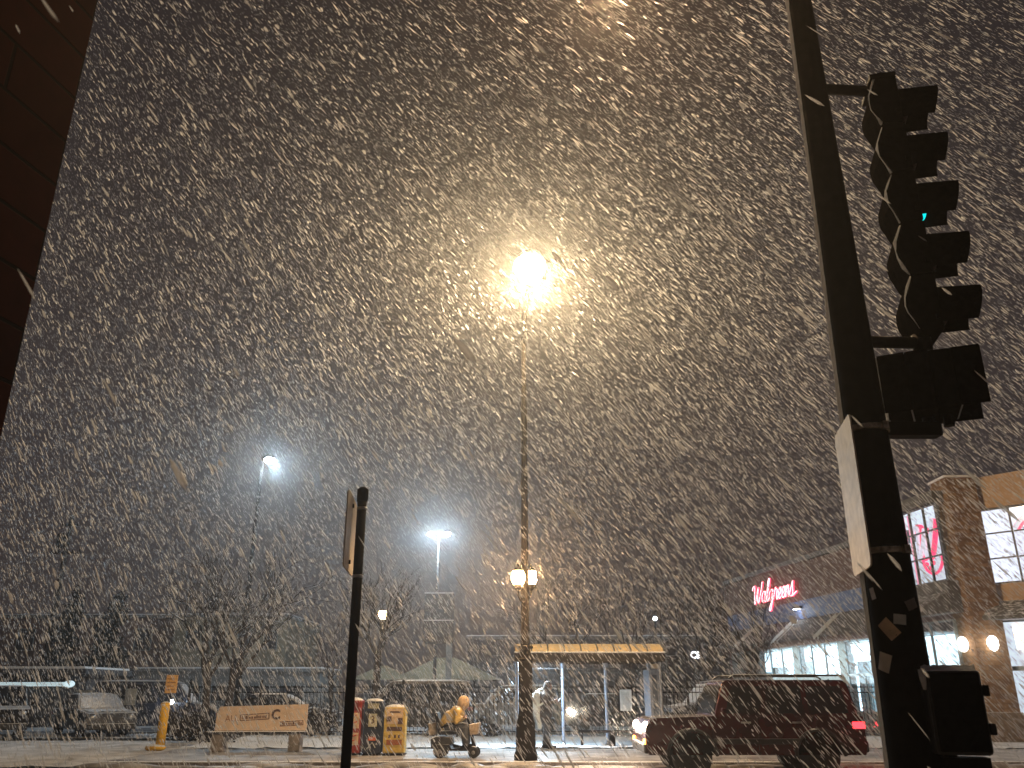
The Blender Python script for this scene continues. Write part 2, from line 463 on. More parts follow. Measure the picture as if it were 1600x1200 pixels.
# windward snow on the shaft
b = MB(); rr = random.Random(3)
wd = Vector((-0.95, 0.30, 0)).normalized()
pts, rad = [], []
z = 0.6
while z < 8:
    pts.append(wd * (prad(z) + 0.003) + Vector((0, 0, z))); rad.append(0.012 + rr.random() * 0.007); z += 0.05
b.tube(pts, rad, 7); b.build('snow', M['crust'], sl, smooth=True)
for z in (2.98, 2.30):
    b = MB(); r0 = prad(z) + 0.006
    b.lathe([(r0 - 0.003, -0.016), (r0 + 0.004, -0.014), (r0 + 0.004, 0.014), (r0 - 0.003, 0.016)], (0, 0, z), 28)
    q = R(-65)
    b.cbox(((r0 + .014) * math.cos(q), (r0 + .014) * math.sin(q), z), (0.03, 0.03, 0.04))
    b.build('band_clamp', mat('strap', (0.42, 0.36, 0.28), 0.35, 0.5, 40, 0.3, 0.6), sl, smooth=False)
# stickers wrapped on the shaft
def sticker(z, ang, w, h, tilt, m):
    b = MB(); n = 6; r0 = prad(z) + 0.0035
    g = []
    for j in (0, 1):
        row = []
        for i in range(n + 1):
            u = (i / n - .5) * w; v = (j - .5) * h
            uu = u * math.cos(tilt) - v * math.sin(tilt); vv = u * math.sin(tilt) + v * math.cos(tilt)
            a_ = ang + uu / r0
            row.append(b.v((r0 * math.cos(a_), r0 * math.sin(a_), z + vv)))
        g.append(row)
    for i in range(n): b.face([g[0][i], g[0][i + 1], g[1][i + 1], g[1][i]])
    b.build('sticker', m, sl)
sticker(1.90, R(-130), 0.10, 0.065, R(-52), M['poster_beige'])
sticker(1.945, R(-104), 0.06, 0.05, R(-8), M['paper'])
sticker(1.74, R(-152), 0.07, 0.09, R(-20), M['sign_back'])
sticker(2.02, R(-70), 0.07, 0.05, R(20), mat('old_sticker', (0.12, 0.1, 0.09), 0.6))
sticker(2.08, R(-158), 0.03, 0.06, R(10), M['snow'])
# mast arm to the lamp hanging over the road above the picture
street_arm(sl, (0, 0, 8.0), (-0.80, 2.25, 9.15), 0, 0.045)

# lamp at the end of the arm, part of the same pole
M['lens_amber'] = emit('lens_amber', AMBER, 60)
cobra_head(sl, (-0.80, 2.22, 9.15), math.atan2(2.25, -0.8), M['lens_amber'], AMBER, 390, 0.12)

# traffic signal head with five sections
SY = R(-12)
sg = thing('traffic_signal', 'black five section traffic signal hanging beside the thick pole, seen from its side', 'traffic signal', (2.44, 4.52, 3.55), SY)
b = MB()
for k in range(5):
    z0 = k * 0.36
    pr = []
    # scalloped back: side profile in (x,z)
    poly = [(0.075, z0 + 0.355), (0.075, z0 + 0.005), (-0.05, z0 + 0.005), (-0.075, z0 + 0.07), (-0.098, z0 + 0.13), (-0.103, z0 + 0.18), (-0.098, z0 + 0.23), (-0.075, z0 + 0.29), (-0.05, z0 + 0.355)]
    b.prism(poly, -0.15, 0.15)
b.build('housing', M['signal_black'], sg, bevel=0.012)
for k in range(5):
    zc = k * 0.36 + 0.18
    b = MB(); b.lathe([(0.128, 0.070), (0.128, 0.080), (0.12, 0.10), (0.09, 0.13), (0.05, 0.145), (0.001, 0.15)], (0, 0, zc), 22, 'x')
    b.build('lens', emit('green_lens', (0.0, 0.60, 0.62), 1.8) if k == 2 else M['lens_off'], sg, smooth=True)
    # cutaway visor
    b = MB(); n = 20; inn = []; out = []
    for (rad_, arr) in ((0.142, out), (0.136, inn)):
        A, B = [], []
        for i in range(n + 1):
            a_ = R(-50) + R(280) * i / n
            yy, zz = rad_ * math.cos(a_), rad_ * math.sin(a_)
            A.append(b.v((0.07, yy, zc + zz))); B.append(b.v((0.07 + 0.235 + 0.03 * math.sin(a_), yy * 0.96, zc + zz * 0.95)))
        for i in range(n): b.face([A[i], A[i + 1], B[i + 1], B[i]])
        arr += [A, B]
    for i in range(n): b.face([out[1][i], out[1][i + 1], inn[1][i + 1], inn[1][i]])
    b.build('visor', M['hood_plastic'], sg, smooth=True)
    b = MB()
    b.cbox((0.05, -.156, zc - 0.1), (0.025, 0.014, 0.03))
    b.build('hinge', M['black_metal'], sg)
b = MB(); rr = random.Random(8)   # snow clinging to the scalloped back
for k in range(5):
    z0 = k * 0.36
    prof = [(-0.055, z0 + 0.01), (-0.078, z0 + 0.07), (-0.103, z0 + 0.13), (-0.108, z0 + 0.18), (-0.103, z0 + 0.23), (-0.078, z0 + 0.29), (-0.055, z0 + 0.35)]
    b.tube([(x, -0.13 + rr.uniform(-.008, .008), z + rr.uniform(-.01, .01)) for x, z in prof], [0.002 + rr.random() ** 2 * 0.012 for _ in prof], 6)
b.build('snow', M['crust'], sg, smooth=True)
b = MB(); b.cbox((0, 0, 1.815), (0.16, 0.3, 0.03)); b.lathe([(0.03, 0), (0.03, 0.05), (0.045, 0.05), (0.045, 0.09)], (0.02, 0, 1.83), 12)
b.build('cap', M['black_snowy'], sg, bevel=0.006)
# brackets of the signal belong to the signal head assembly bolted to the pole
b = MB()
ca = math.cos(-SY); sa = math.sin(-SY)
def loc2(x, y): # world offset -> signal local
    dx, dy = x - 2.44, y - 4.52
    return (dx * ca - dy * sa, dx * sa + dy * ca)
for z in (1.80, -0.02):
    p0 = loc2(PX + 0.06, PY); p1 = (-0.02, 0)
    b.tube([(p0[0], p0[1], z), (p1[0], p1[1], z)], 0.036, 12)
    b.lathe([(0.055, -0.05), (0.055, 0.05)], (p1[0], p1[1], z), 12)
b.build('bracket', M['black_snowy'], sg, smooth=True)

# pedestrian signals
def ped_signal(label, loc, yaw, side):
    t = thing('pedestrian_signal', label, 'pedestrian signal', loc, yaw, None)
    w = .17
    b = MB(); b.box(-0.065, 0.065, -w, w, 0, 0.36); b.build('housing', M['signal_black'], t, bevel=0.02)
    b = MB()
    rings = []
    for x, q in ((.062, 0), (.205, -.004)):
        rings.append([(x, -w - .004 - q, .01), (x, -w - .004 - q, .34), (x, -w + .03, .365), (x, w - .03, .365), (x, w + .004 + q, .34), (x, w + .004 + q, .01), (x, w - .008, .01), (x, w - .008, .33), (x, w - .04, .35), (x, -w + .04, .35), (x, -w + .008, .33), (x, -w + .008, .01)])
    b.loft(rings); b.build('hood', M['hood_plastic'], t)
    b = MB(); b.box(0.066, 0.074, -w + .015, w - .015, 0.02, 0.335); b.build('lens', M['dark_pane'], t)
    rr = random.Random(int(loc[0] * 100))
    b = MB()
    if side > 0:
        for yy in (-.176, .12):
            b.tube([(.06 + .024 * i, yy, .35 + .008 * math.sin(i)) for i in range(7)], [.012 + rr.random() * .006 for _ in range(7)], 6)
            b.tube([(.207, yy, .35 - .035 * i) for i in range(10)], [.013 + rr.random() * .01 for _ in range(10)], 6)
        for i in range(26): b.sphere((rr.uniform(.12, .2), -w - .006, rr.uniform(.02, .33)), rr.uniform(.006, .014), 6, 4, (1, .5, 1.3))
    else:
        b.tube([(-.06 + .02 * i, -.02 * i, .365) for i in range(6)], [.006, .012, .013, .01, .009, .004], 6)
    b.build('snow', M['crust'], t, smooth=True)
    b = MB(); b.tube([(0, 0, -0.06), (0, 0, 0.02)], 0.03, 10); b.build('bracket', M['black_metal'], t)
    return t
ped_signal('snow edged pedestrian signal with its hood facing the thick pole, under the first arm', (2.36, 4.50, 3.06), R(152), 1)
ped_signal('pedestrian signal with a deep dark hood facing right, beneath the five section head', (2.51, 4.56, 3.09), R(-22), -1)
b = MB(); b.box(PX + .06, 2.42, 4.47, 4.56, 2.95, 3.03)
lo = b.build('signal_bracket', M['black_metal'], smooth=False, bevel=0.006)
tag(lo, 'lower black bracket arm reaching right from the pole under the two pedestrian signals', 'bracket')

# sign on the signal pole, seen nearly edge-on
def edge_sign(name, label, loc, yaw, w, h, m):
    t = thing(name, label, 'sign', loc, yaw)
    b = MB()
    c = 0.04; pts = []
    for (cx_, cz_, a0) in ((w / 2 - c, h / 2 - c, 0), (-w / 2 + c, h / 2 - c, 90), (-w / 2 + c, -h / 2 + c, 180), (w / 2 - c, -h / 2 + c, 270)):
        for k in range(4):
            a_ = R(a0 + 30 * k); pts.append((cx_ + c * math.cos(a_), cz_ + c * math.sin(a_)))
    b.prism(pts, -0.004, 0.004); b.build('plate', m, t)
    b = MB()
    for z in (-h / 2 + 0.05, h / 2 - 0.05): b.lathe([(0.012, -0.012), (0.012, -0.004)], (0, 0, z), 10, 'y')
    b.build('bolt', M['black_metal'], t)
    return t
edge_sign('street_sign', 'pale blank-sided sign strapped edge-on to the left of the thick signal pole', (1.835, 4.42, 2.59), R(79), 0.46, 0.80, M['sign_back'])

# control box low on the pole
cb = thing('control_box', 'black hinged control box with a snow cap, low on the signal pole', 'control box', (2.12, 4.36, 1.30), R(-12))
b = MB(); b.box(-0.10, 0.15, -0.12, 0.05, 0.02, 0.40); b.build('case', M['dark_plastic'], cb, bevel=0.02)
b = MB(); b.box(-0.085, 0.135, -0.133, -0.12, 0.035, 0.385); b.build('door', M['hood_plastic'], cb, bevel=0.006)
b = MB()
for z in (0.11, 0.28): b.box(0.148, 0.172, -0.13, -0.10, z, z + 0.05)
b.build('hinge', M['black_metal'], cb, bevel=0.003)
b = MB(); pts = [(-0.10 + 0.02 * i, -0.06, 0.405) for i in range(13)]
b.tube(pts, [0.012 + 0.010 * abs(math.sin(i * 1.7)) for i in range(13)], 7)
b.tube([(-0.105, -0.10, 0.40), (-0.108, -0.105, 0.36), (-0.108, -0.11, 0.31)], [0.02, 0.016, 0.007], 7)
b.build('snow', M['crust'], cb, smooth=True)
b = MB(); b.tube([(-0.02, -0.02, -0.2), (-0.02, -0.02, 0.03)], 0.03, 10); b.cbox((0.03, -0.04, -0.02), (0.2, 0.13, 0.06)); b.build('conduit', M['black_metal'], cb)

# left black sign post
sp_ = thing('sign_post', 'thin black round sign post standing at the near kerb', 'post', (-0.857, 4.7, 0))
b = MB(); b.tube([(0, 0, 0.1), (0, 0, 2.66)], 0.027, 18); b.build('tube', M['black_metal'], sp_, smooth=True)
b = MB(); b.lathe([(0.031, -.02), (0.033, 0), (0.033, 0.05), (0.015, 0.065)], (0, 0, 2.64), 18); b.build('cap', M['black_metal'], sp_, smooth=True)
b = MB()
for z in (2.20, 2.58): b.lathe([(0.0275, -.008), (0.030, -.006), (0.030, .006), (0.0275, .008)], (0, 0, z), 18)
b.build('band_clamp', M['steel'], sp_)
edge_sign('parking_sign', 'pale narrow sign turned edge-on at the top of the thin post', (-0.895, 4.60, 2.42), R(94.3), 0.45, 0.41, M['sign_back'])

# ================================================================ STREET LAMPS ACROSS THE ROAD
def globe_lamp(parent, x, y, z, m, color, power, r=0.17, armto=(0, 0)):
    b = MB()
    b.tube([(armto[0], armto[1], z - 0.55), (x * .6 + armto[0] * .4, y * .6 + armto[1] * .4, z - 0.52), (x, y, z - 0.4), (x, y, z - 0.2)], 0.028, 8)
    b.lathe([(0.05, -0.3), (0.12, -0.24), (0.14, -0.17), (0.10, -0.15)], (x, y, z), 14)
    b.lathe([(0.13, 0.17), (0.10, 0.22), (0.03, 0.28), (0.015, 0.36)], (x, y, z), 14)
    ar = b.build('lamp_bracket', M['black_metal'], parent, smooth=True)
    b = MB(); b.lathe([(0.10, -0.17), (0.16, -0.05), (r, 0.03), (0.15, 0.12), (0.12, 0.18)], (x, y, z), 16)
    b.build('globe', m, ar, smooth=True)
    point('lamp_light', (x, y - 0.30, z), color, power, 0.1, parent)
M['lens_sodium'] = emit('lens_sodium', (1.0, 0.80, 0.5), 400)
M['lens_globe'] = emit('lens_globe', (1.0, 0.60, 0.26), 110)
ORANGE = (1.0, .56, .24)
M['lens_cool'] = emit('lens_cool', COOL, 90)
ml = thing('street_lamp', 'tall dark street lamp glowing yellow over the kerb beside the bus shelter', 'street lamp', (0.32, 21.0, 0.125))
b = MB()
b.lathe([(0.27, 0), (0.27, 0.12), (0.235, 0.2), (0.22, 0.75), (0.17, 0.95), (0.165, 2.2), (0.115, 2.45), (0.10, 2.9), (0.095, 4), (0.075, 8), (0.06, 10.6)], n=24)
for z in (0.95, 2.2, 2.48): b.lathe([(0.15, -.03), (0.185, -0.02), (0.185, .02), (0.15, .03)], (0, 0, z), 24)
b.build('shaft', M['lamp_iron'], ml, smooth=True)
street_arm(ml, (0, 0, 10.4), (0.10, -1.7, 11.6), 0, 0.045)
cobra_head(ml, (0.10, -1.65, 11.6), R(-88), M['lens_sodium'], SODIUM, 5200, 0.2, 1.9, COBRA)
globe_lamp(ml, -0.17, -0.34, 4.07, M['lens_globe'], ORANGE, 430)
globe_lamp(ml, 0.15, 0.34, 4.16, M['lens_globe'], ORANGE, 110, .12)

b4 = thing('park_lamp', 'low warm lamp shining through the bare tree behind the newspaper boxes', 'street lamp', (-5.42, 36, 0.05))
b = MB(); b.lathe([(0.14, 0), (0.12, 0.3), (0.06, 0.5), (0.045, 4.1)], n=14); b.build('shaft', M['black_snowy'], b4, smooth=True)
globe_lamp(b4, 0.0, 0.0, 4.55, M['lens_globe'], SODIUM, 90)

def lot_lamp(label, X, Y, z, heads, power):
    t = thing('lot_lamp', label, 'lot lamp', (X, Y, 0.05), 0, 'white parking lot floodlights')
    b = MB(); b.lathe([(0.22, 0), (0.22, 0.7), (0.12, 0.72), (0.10, z * .5), (0.075, z)], n=14); b.build('shaft', M['lamp_iron'] if len(heads) == 1 else M['black_snowy'], t, smooth=True)
    for hx in heads:
        b = MB(); b.tube([(0, 0, z - 0.1), (hx * .6, -0.1, z)], 0.03, 8); b.cbox((hx, -0.15, z + .02), (0.42, 0.5, 0.14))
        ho = b.build('floodlight', M['black_snowy'], t, bevel=0.02)
        b = MB(); b.sphere((hx, -0.22, z - 0.07), 0.24, 12, 6, (1, 1, 0.7)); b.build('lens', M['lens_cool'], ho, smooth=True)
        point('lamp_light', (hx + (.2 if len(heads) == 1 else 0), -0.55 if len(heads) > 1 else .2, z - 0.25), COOL, power, 0.12, t, ((0, 0), (.05, .05), (.14, .9), (.4, 1), (.7, .5), (1, .4)) if len(heads) == 1 else None)
    return t
lot_lamp('white floodlight on a single tall pole behind the left bare tree', -11.75, 38, 11.8, [0.38], 2400)
lot_lamp('pair of white floodlights on one pole in the lot, left of the yellow street lamp', -5.1, 58, 11.9, [-0.55, 0.6], 2600)

# ================================================================ BUS SHELTER
S0, S1 = 0.12, 4.18
bs = thing('bus_shelter', 'glass bus shelter with a curved yellowish roof and blue-grey posts', 'bus shelter', (0, 0, 0))
b = MB()   # barrel roof
seg = 10; YF, YB = 24.2, 26.4
prof = []
for i in range(seg + 1):
    a_ = math.pi * i / seg
    prof.append(((YF + YB) / 2 - math.cos(a_) * (YB - YF) / 2, 2.60 + 0.30 * math.sin(a_)))
for nx in range(9):
    x0 = S0 - .04 + (S1 - S0 + .08) * nx / 9; x1 = S0 - .04 + (S1 - S0 + .08) * (nx + 1) / 9
    b.loft([[(x0 + 0.02, y, z) for y, z in prof] + [(x0 + 0.02, y, z - 0.03) for y, z in reversed(prof)], [(x1 - 0.02, y, z) for y, z in prof] + [(x1 - 0.02, y, z - .03) for y, z in reversed(prof)]])
b.build('roof', M['roof_panel'], bs, smooth=False)
b = MB()
for nx in range(10):
    x0 = S0 - .04 + (S1 - S0 + .08) * nx / 9
    b.loft([[(x0 - .02, y, z + .012) for y, z in prof] + [(x0 - .02, y, z - .04) for y, z in reversed(prof)], [(x0 + .02, y, z + .012) for y, z in prof] + [(x0 + .02, y, z - .04) for y, z in reversed(prof)]])
b.build('roof_rib', M['dark_mullion'], bs)
b = MB()
b.box(S0 - .05, S1 + .05, YF - .05, YF + .03, 2.38, 2.63); b.box(S0 - .05, S1 + .05, YB - .03, YB + .05, 2.38, 2.61)
b.box(S0 - .05, S0 + .02, YF + .03, YB - .03, 2.40, 2.60); b.box(S1 - .02, S1 + .05, YF + .03, YB - .03, 2.40, 2.60)
b.build('fascia', mat('shelter_fascia', (0.012, 0.011, 0.012), 0.7, 0.2, 10, 0.0), bs, bevel=0.01)
b = MB()
for i in range(40): b.sphere((S0 + (S1 - S0) * i / 39, YF - .06, 2.625), 0.03 + 0.012 * random.random(), 6, 4, (2, 1, .7))
b.build('snow', M['snow'], bs, smooth=True)
for x in (S0 + .03, 1.50, 2.78, S1 - .10):
    b = MB(); b.tube([(x, 26.25, 0.12), (x, 26.25, 2.4)], 0.045, 12)
    b.lathe([(0.09, 0), (0.09, 0.02), (0.05, 0.08)], (x, 26.25, 0.14), 12)
    b.lathe([(0.05, 0), (0.075, 0.1), (0.075, 0.16)], (x, 26.25, 2.25), 12)
    b.lathe([(0.05, 0), (0.065, 0.03), (0.05, 0.06)], (x, 26.25, 1.95), 12)
    b.build('post', M['shelter_frame'], bs, smooth=False)
for x in (S0 + .02, S1 - .06):
    b = MB(); b.tube([(x, 24.5, 0.12), (x, 24.5, 2.4)], 0.03, 10); b.build('post', M['steel'], bs)
for x0, x1 in ((S0 + .1, 1.43), (1.57, 2.71), (2.85, S1 - .17)):
    b = MB(); b.box(x0, x1, 26.24, 26.25, 0.42, 2.25); pg = b.build('glass_panel', M['shelter_glass'], bs)
    b = MB()
    for z in (0.40, 2.25): b.box(x0, x1, 26.225, 26.265, z - .02, z + .02)
    b.build('rail', M['dark_mullion'], pg)
b = MB(); b.box(S0 + .01, S0 + .02, 24.55, 26.15, 0.35, 2.25); b.build('glass_panel', M['shelter_glass'], bs)
# wide advert column at the right end
b = MB(); b.box(S1 - .30, S1 + .0, 25.0, 26.1, 0.32, 2.2); ac = b.build('advert_column', M['shelter_frame'], bs, bevel=0.02)
b = MB(); b.box(S1 - .22, S1 - .08, 24.985, 25.0, 0.5, 2.05); b.build('groove', mat('blue_panel', (0.10, 0.14, 0.2), .5), ac)
b = MB(); b.cbox((S1 - .12, 24.95, 2.28), (0.22, 0.12, 0.12)); b.build('roof_block', M['sign_back'], ac, bevel=.01)
# route map
b = MB(); b.box(3.12, 3.56, 26.12, 26.17, 1.02, 1.72); fr = b.build('map_case', M['black_metal'], bs, bevel=.006)
b = MB(); b.box(3.17, 3.51, 26.105, 26.118, 1.08, 1.66); mp_ = b.build('map', M['paper'], fr)
b = MB()
for k in range(9): b.box(3.20, 3.48 - 0.05 * random.random(), 26.100, 26.1045, 1.12 + k * .055, 1.135 + k * .055)
b.build('map_lines', mat('map_grey', (0.32, 0.34, 0.33), .8), mp_)
# bench in the shelter
b = MB(); b.box(1.9, 3.7, 25.75, 26.1, 0.50, 0.56); b.build('bench_seat', M['black_metal'], bs, bevel=.01)
b = MB(); b.box(2.80, 2.95, 25.82, 26.05, 0.12, 0.5); b.box(1.98, 2.04, 25.85, 26.05, 0.12, 0.5); b.build('bench_leg', M['black_metal'], bs)
# tube light under the shelter roof
b = MB(); b.box(0.35, 1.25, 25.25, 25.37, 2.44, 2.50); tl = b.build('ceiling_light', emit('tube_light', COOL, 5), bs)
l = bpy.data.lights.new('shelter_light', 'AREA'); l.shape = 'RECTANGLE'; l.size = 0.9; l.size_y = 0.2; l.energy = 330; l.color = (0.72, 0.88, 1.0)
lo = bpy.data.objects.new('shelter_light', l); COL.objects.link(lo); lo.location = (0.55, 25.3, 2.42); lo.parent = bs

# ================================================================ PEOPLE
def rig(name, m, parent, caps, voxel=0.012, smooth_it=4):
    b = MB()
    for c in caps: b.capsule(*c)
    o = b.build(name, m, parent, smooth=True)
    r = o.modifiers.new('remesh', 'REMESH'); r.mode = 'VOXEL'; r.voxel_size = voxel; r.use_smooth_shade = True
    s = o.modifiers.new('smooth', 'SMOOTH'); s.iterations = smooth_it; s.factor = 0.5
    return o
def hand_caps(w, d, up, curl=0.6, side=1):
    """palm at wrist w pointing d, back of hand towards up"""
    w = Vector(w); d = Vector(d).normalized(); up = Vector(up); up = (up - d * up.dot(d)).normalized(); s_ = d.cross(up) * side
    out = [(w, w + d * .05, .026, .030)]
    for i, (o_, L) in enumerate(((-.030, .068), (-.010, .078), (.010, .074), (.029, .058))):
        a_ = w + d * .075 + s_ * o_
        k1 = a_ + (d * math.cos(curl) - up * math.sin(curl)) * L * .5
        k2 = k1 + (d * math.cos(curl * 2.2) - up * math.sin(curl * 2.2)) * L * .5
        out += [(w + d * .02 + s_ * o_ * .8, a_, .012, .011), (a_, k1, .0105, .0095), (k1, k2, .0095, .008)]
    t0 = w + d * .03 - s_ * .03; t1 = t0 + d * .03 - s_ * .025 - up * .01; t2 = t1 + d * .03 - up * .015
    out += [(w + d * .01, t0, .016, .014), (t0, t1, .013, .011), (t1, t2, .011, .009)]
    return out
def face_parts(parent, c, yaw_dir, s=1.0):
    c = Vector(c); f = Vector(yaw_dir).normalized(); side = Vector((-f.y, f.x, 0)).normalized()
    b = MB()
    for k in (-1, 1): b.sphere(c + f * .088 * s + side * .032 * k + Vector((0, 0, .01)), .012, 8, 6)
    b.build('eyes', mat('eye', (0.03, 0.02, 0.02), .3), parent, smooth=True)
# --- standing person in the shelter, facing right
pm = thing('person', 'person standing in the shelter in dark clothes with a long pale pack, looking down', 'person', (0.93, 24.95, 0.125), 0)
pm.scale = (1.07, 1.07, 1.06)
body = [((0, 0, .86), (0, 0, 1.28), .13, .15), ((0.0, 0, 1.3), (0.03, 0, 1.40), .12, .055), ((0.03, 0, 1.40), (0.07, 0, 1.47), .05, .055),
        ((0.085, 0, 1.51), (0.095, 0, 1.55), .078, .085), ((0.15, 0, 1.47), (0.12, 0, 1.48), .035, .05), ((0.185, 0, 1.505), (0.17, 0, 1.53), .012, .012),
        ((0.09, -.085, 1.51), (0.09, -.09, 1.54), .014, .016), ((0.09, .085, 1.51), (0.09, .09, 1.54), .014, .016)]
for sgn, fx in ((-1, 0.06), (1, -0.03)):
    body += [((0, .08 * sgn, .88), (.03 + fx * .5, .09 * sgn, .48), .085, .058), ((.03 + fx * .5, .09 * sgn, .48), (fx, .1 * sgn, .08), .055, .038), ((fx, .1 * sgn, .05), (fx + .15, .11 * sgn, .035), .04, .032),
             ((0, .18 * sgn, 1.30), (.02, .21 * sgn, 1.04), .052, .042), ((.02, .21 * sgn, 1.04), (.24, .09 * sgn, 1.16), .038, .028)]
    body += hand_caps((.25, .085 * sgn, 1.17), (1, -.5 * sgn, .35), (0.2, 0.9 * sgn, .2), 0.75, sgn)
bo = rig('body', M['skin'], pm, body, 0.007, 3)
face_parts(bo, (0.09, 0, 1.53), (1, 0, -0.25))
jk = [((0, 0, .78), (0, 0, 1.28), .17, .165), ((0.0, -.09, 1.30), (0, .09, 1.30), .11, .11), ((0.0, 0, 1.3), (0.02, 0, 1.40), .12, .075), ((0, -.07, .72), (0, .07, .72), .13, .13)]
for sgn in (-1, 1):
    jk += [((0, .19 * sgn, 1.30), (.02, .22 * sgn, 1.04), .078, .066), ((.02, .22 * sgn, 1.04), (.22, .10 * sgn, 1.15), .062, .046)]
rig('jacket', M['dark_cloth'], pm, jk, 0.012, 5)
hd = [((0.06, 0, 1.52), (0.07, 0, 1.57), .105, .10), ((0.02, 0, 1.42), (0.05, 0, 1.50), .10, .10)]
rig('hood', M['dark_cloth'], pm, hd, 0.010, 4)
tr = []
for sgn, fx in ((-1, 0.06), (1, -0.03)):
    tr += [((0, .08 * sgn, .84), (.03 + fx * .5, .09 * sgn, .48), .11, .078), ((.03 + fx * .5, .09 * sgn, .48), (fx, .1 * sgn, .10), .075, .058)]
rig('trousers', M['trousers'], pm, tr, 0.012, 4)
bt = []
for sgn, fx in ((-1, 0.06), (1, -0.03)): bt += [((fx - .02, .1 * sgn, .06), (fx + .17, .115 * sgn, .045), .055, .042), ((fx, .1 * sgn, .06), (fx, .1 * sgn, .17), .055, .06)]
rig('boots', M['black_metal'], pm, bt, 0.010, 3)
rig('pack', M['pale_cloth'], pm, [((-.22, -.07, 1.32), (-.21, .07, 1.32), .10, .10), ((-.26, 0, 1.2), (-.21, 0, .85), .15, .11), ((-.20, 0, .85), (-.15, 0, .52), .095, .06), ((-.18, 0, 1.36), (-.1, 0, 1.44), .07, .05), ((-.06, -.17, 1.34), (.05, -.2, 1.18), .03, .03), ((.05, -.2, 1.18), (-.16, -.16, 1.05), .03, .03)], 0.012, 4)  # pale shape stands for the shelter light on the person's back
ph = MB(); ph.box(-.006, .006, -.037, .037, -.075, .075)
po = ph.build('phone', M['screen'], pm, bevel=.003, matrix=Matrix.Translation((.36, -.02, 1.25)) @ Matrix.Rotation(R(-38), 4, 'Y'))
# the phone is held: keep it a thing of its own
po.parent = None; po.matrix_basis = Matrix.Translation((.93 + .38, 24.95 - .01, 1.375)) @ Matrix.Rotation(R(38), 4, 'Y')
tag(po, 'small glowing phone held up by the person in the shelter', 'phone')

# --- mobility scooter
msx, msy = -1.36, 21.75
ms = thing('mobility_scooter', 'snowy mobility scooter with a front basket driving along the sidewalk', 'mobility scooter', (msx, msy, 0.125), R(-4))
b = MB(); b.prism([(-.46, .16), (-.46, .30), (-.12, .30), (-.06, .2), (.30, .2), (.42, .26), (.52, .24), (.52, .16)], -.24, .24); b.build('deck', M['dark_plastic'], ms, bevel=.03)
b = MB(); b.prism([(-.56, .20), (-.58, .42), (-.44, .48), (-.06, .46), (-.04, .3)], -.22, .22); b.build('motor_cover', M['car_trim'], ms, bevel=.04)
b = MB(); b.box(-.36, .05, -.23, .23, .52, .60); b.build('seat', M['dark_plastic'], ms, bevel=.03)
b = MB(); b.prism([(-.40, .58), (-.50, 1.0), (-.43, 1.02), (-.32, .60)], -.22, .22); b.build('backrest', M['dark_plastic'], ms, bevel=.03)
b = MB(); b.tube([(.46, 0, .22), (.36, 0, .62), (.28, 0, .88)], [.045, .035, .03], 10); b.tube([(.24, -.26, .92), (.29, -.1, .90), (.29, .1, .90), (.24, .26, .92)], .018, 8); b.build('tiller', M['black_metal'], ms)
b = MB(); b.prism([(.36, .50), (.33, .74), (.60, .78), (.55, .52)], -.17, .17); b.build('basket', mat('basket', (0.42, 0.33, 0.24), .8, .3, 20, .5), ms, bevel=.02)
b = MB(); b.prism([(-.62, .48), (-.66, .76), (-.44, .80), (-.46, .50)], -.16, .16); b.build('rear_bag', mat('tan_bag', (0.40, 0.33, 0.25), .8, .3, 14, .5), ms, bevel=.03)
for (x, y, r) in ((.46, -.2, .125), (.46, .2, .125), (-.34, -.25, .15), (-.34, .25, .15)):
    b = MB(); b.lathe([(r * .55, -.04), (r * .92, -.045), (r, -.02), (r, .02), (r * .92, .045), (r * .55, .04)], (x, y, r), 20, 'y'); w_ = b.build('wheel', M['tyre'], ms, smooth=True)
    b = MB(); b.lathe([(.02, -.05), (r * .55, -.03), (r * .55, .03), (.02, .05)], (x, y, r), 14, 'y'); b.build('rim', M['rim'], w_, smooth=True)
b = MB()
for y in (-.27, .27): b.tube([(-.34, y, .66), (-.05, y, .76), (.02, y, .75)], .022, 8)
b.build('armrest', M['black_metal'], ms)
# rider
rd = thing('person', 'person in a yellow rain jacket and orange hood riding the mobility scooter', 'person', (msx, msy, 0.125), R(-4))
body = [((-.16, 0, .70), (.06, 0, 1.02), .13, .13), ((.06, 0, 1.02), (.13, 0, 1.10), .1, .055), ((.13, 0, 1.10), (.18, 0, 1.15), .05, .05),
        ((.20, 0, 1.19), (.215, 0, 1.24), .078, .085), ((.28, 0, 1.155), (.24, 0, 1.17), .033, .05), ((.305, 0, 1.19), (.29, 0, 1.215), .012, .012),
        ((.205, -.088, 1.2), (.205, -.09, 1.23), .014, .015), ((.205, .088, 1.2), (.205, .09, 1.23), .014, .015)]
for sgn in (-1, 1):
    body += [((-.14, .09 * sgn, .68), (.22, .13 * sgn, .66), .085, .062), ((.22, .13 * sgn, .66), (.26, .13 * sgn, .30), .056, .04), ((.24, .13 * sgn, .27), (.40, .13 * sgn, .25), .04, .032),
             ((.08, .17 * sgn, 1.02), (.04, .25 * sgn, .80), .052, .042), ((.04, .25 * sgn, .80), (.19, .22 * sgn, .90), .038, .028)]
    body += hand_caps((.19, .22 * sgn, .905), (1, .1 * sgn, .12), (0, 0, 1), 0.9, sgn)
bo = rig('body', M['skin'], rd, body, 0.007, 3)
face_parts(bo, (.21, 0, 1.215), (1, 0, -.1))
jk = [((-.17, 0, .74), (.03, 0, .98), .20, .19), ((.05, -.1, 1.02), (.05, .1, 1.02), .13, .13), ((-.26, 0, .72), (-.16, 0, .9), .16, .16)]
for sgn in (-1, 1): jk += [((.08, .18 * sgn, 1.02), (.04, .26 * sgn, .80), .078, .066), ((.04, .26 * sgn, .80), (.17, .22 * sgn, .89), .060, .048)]
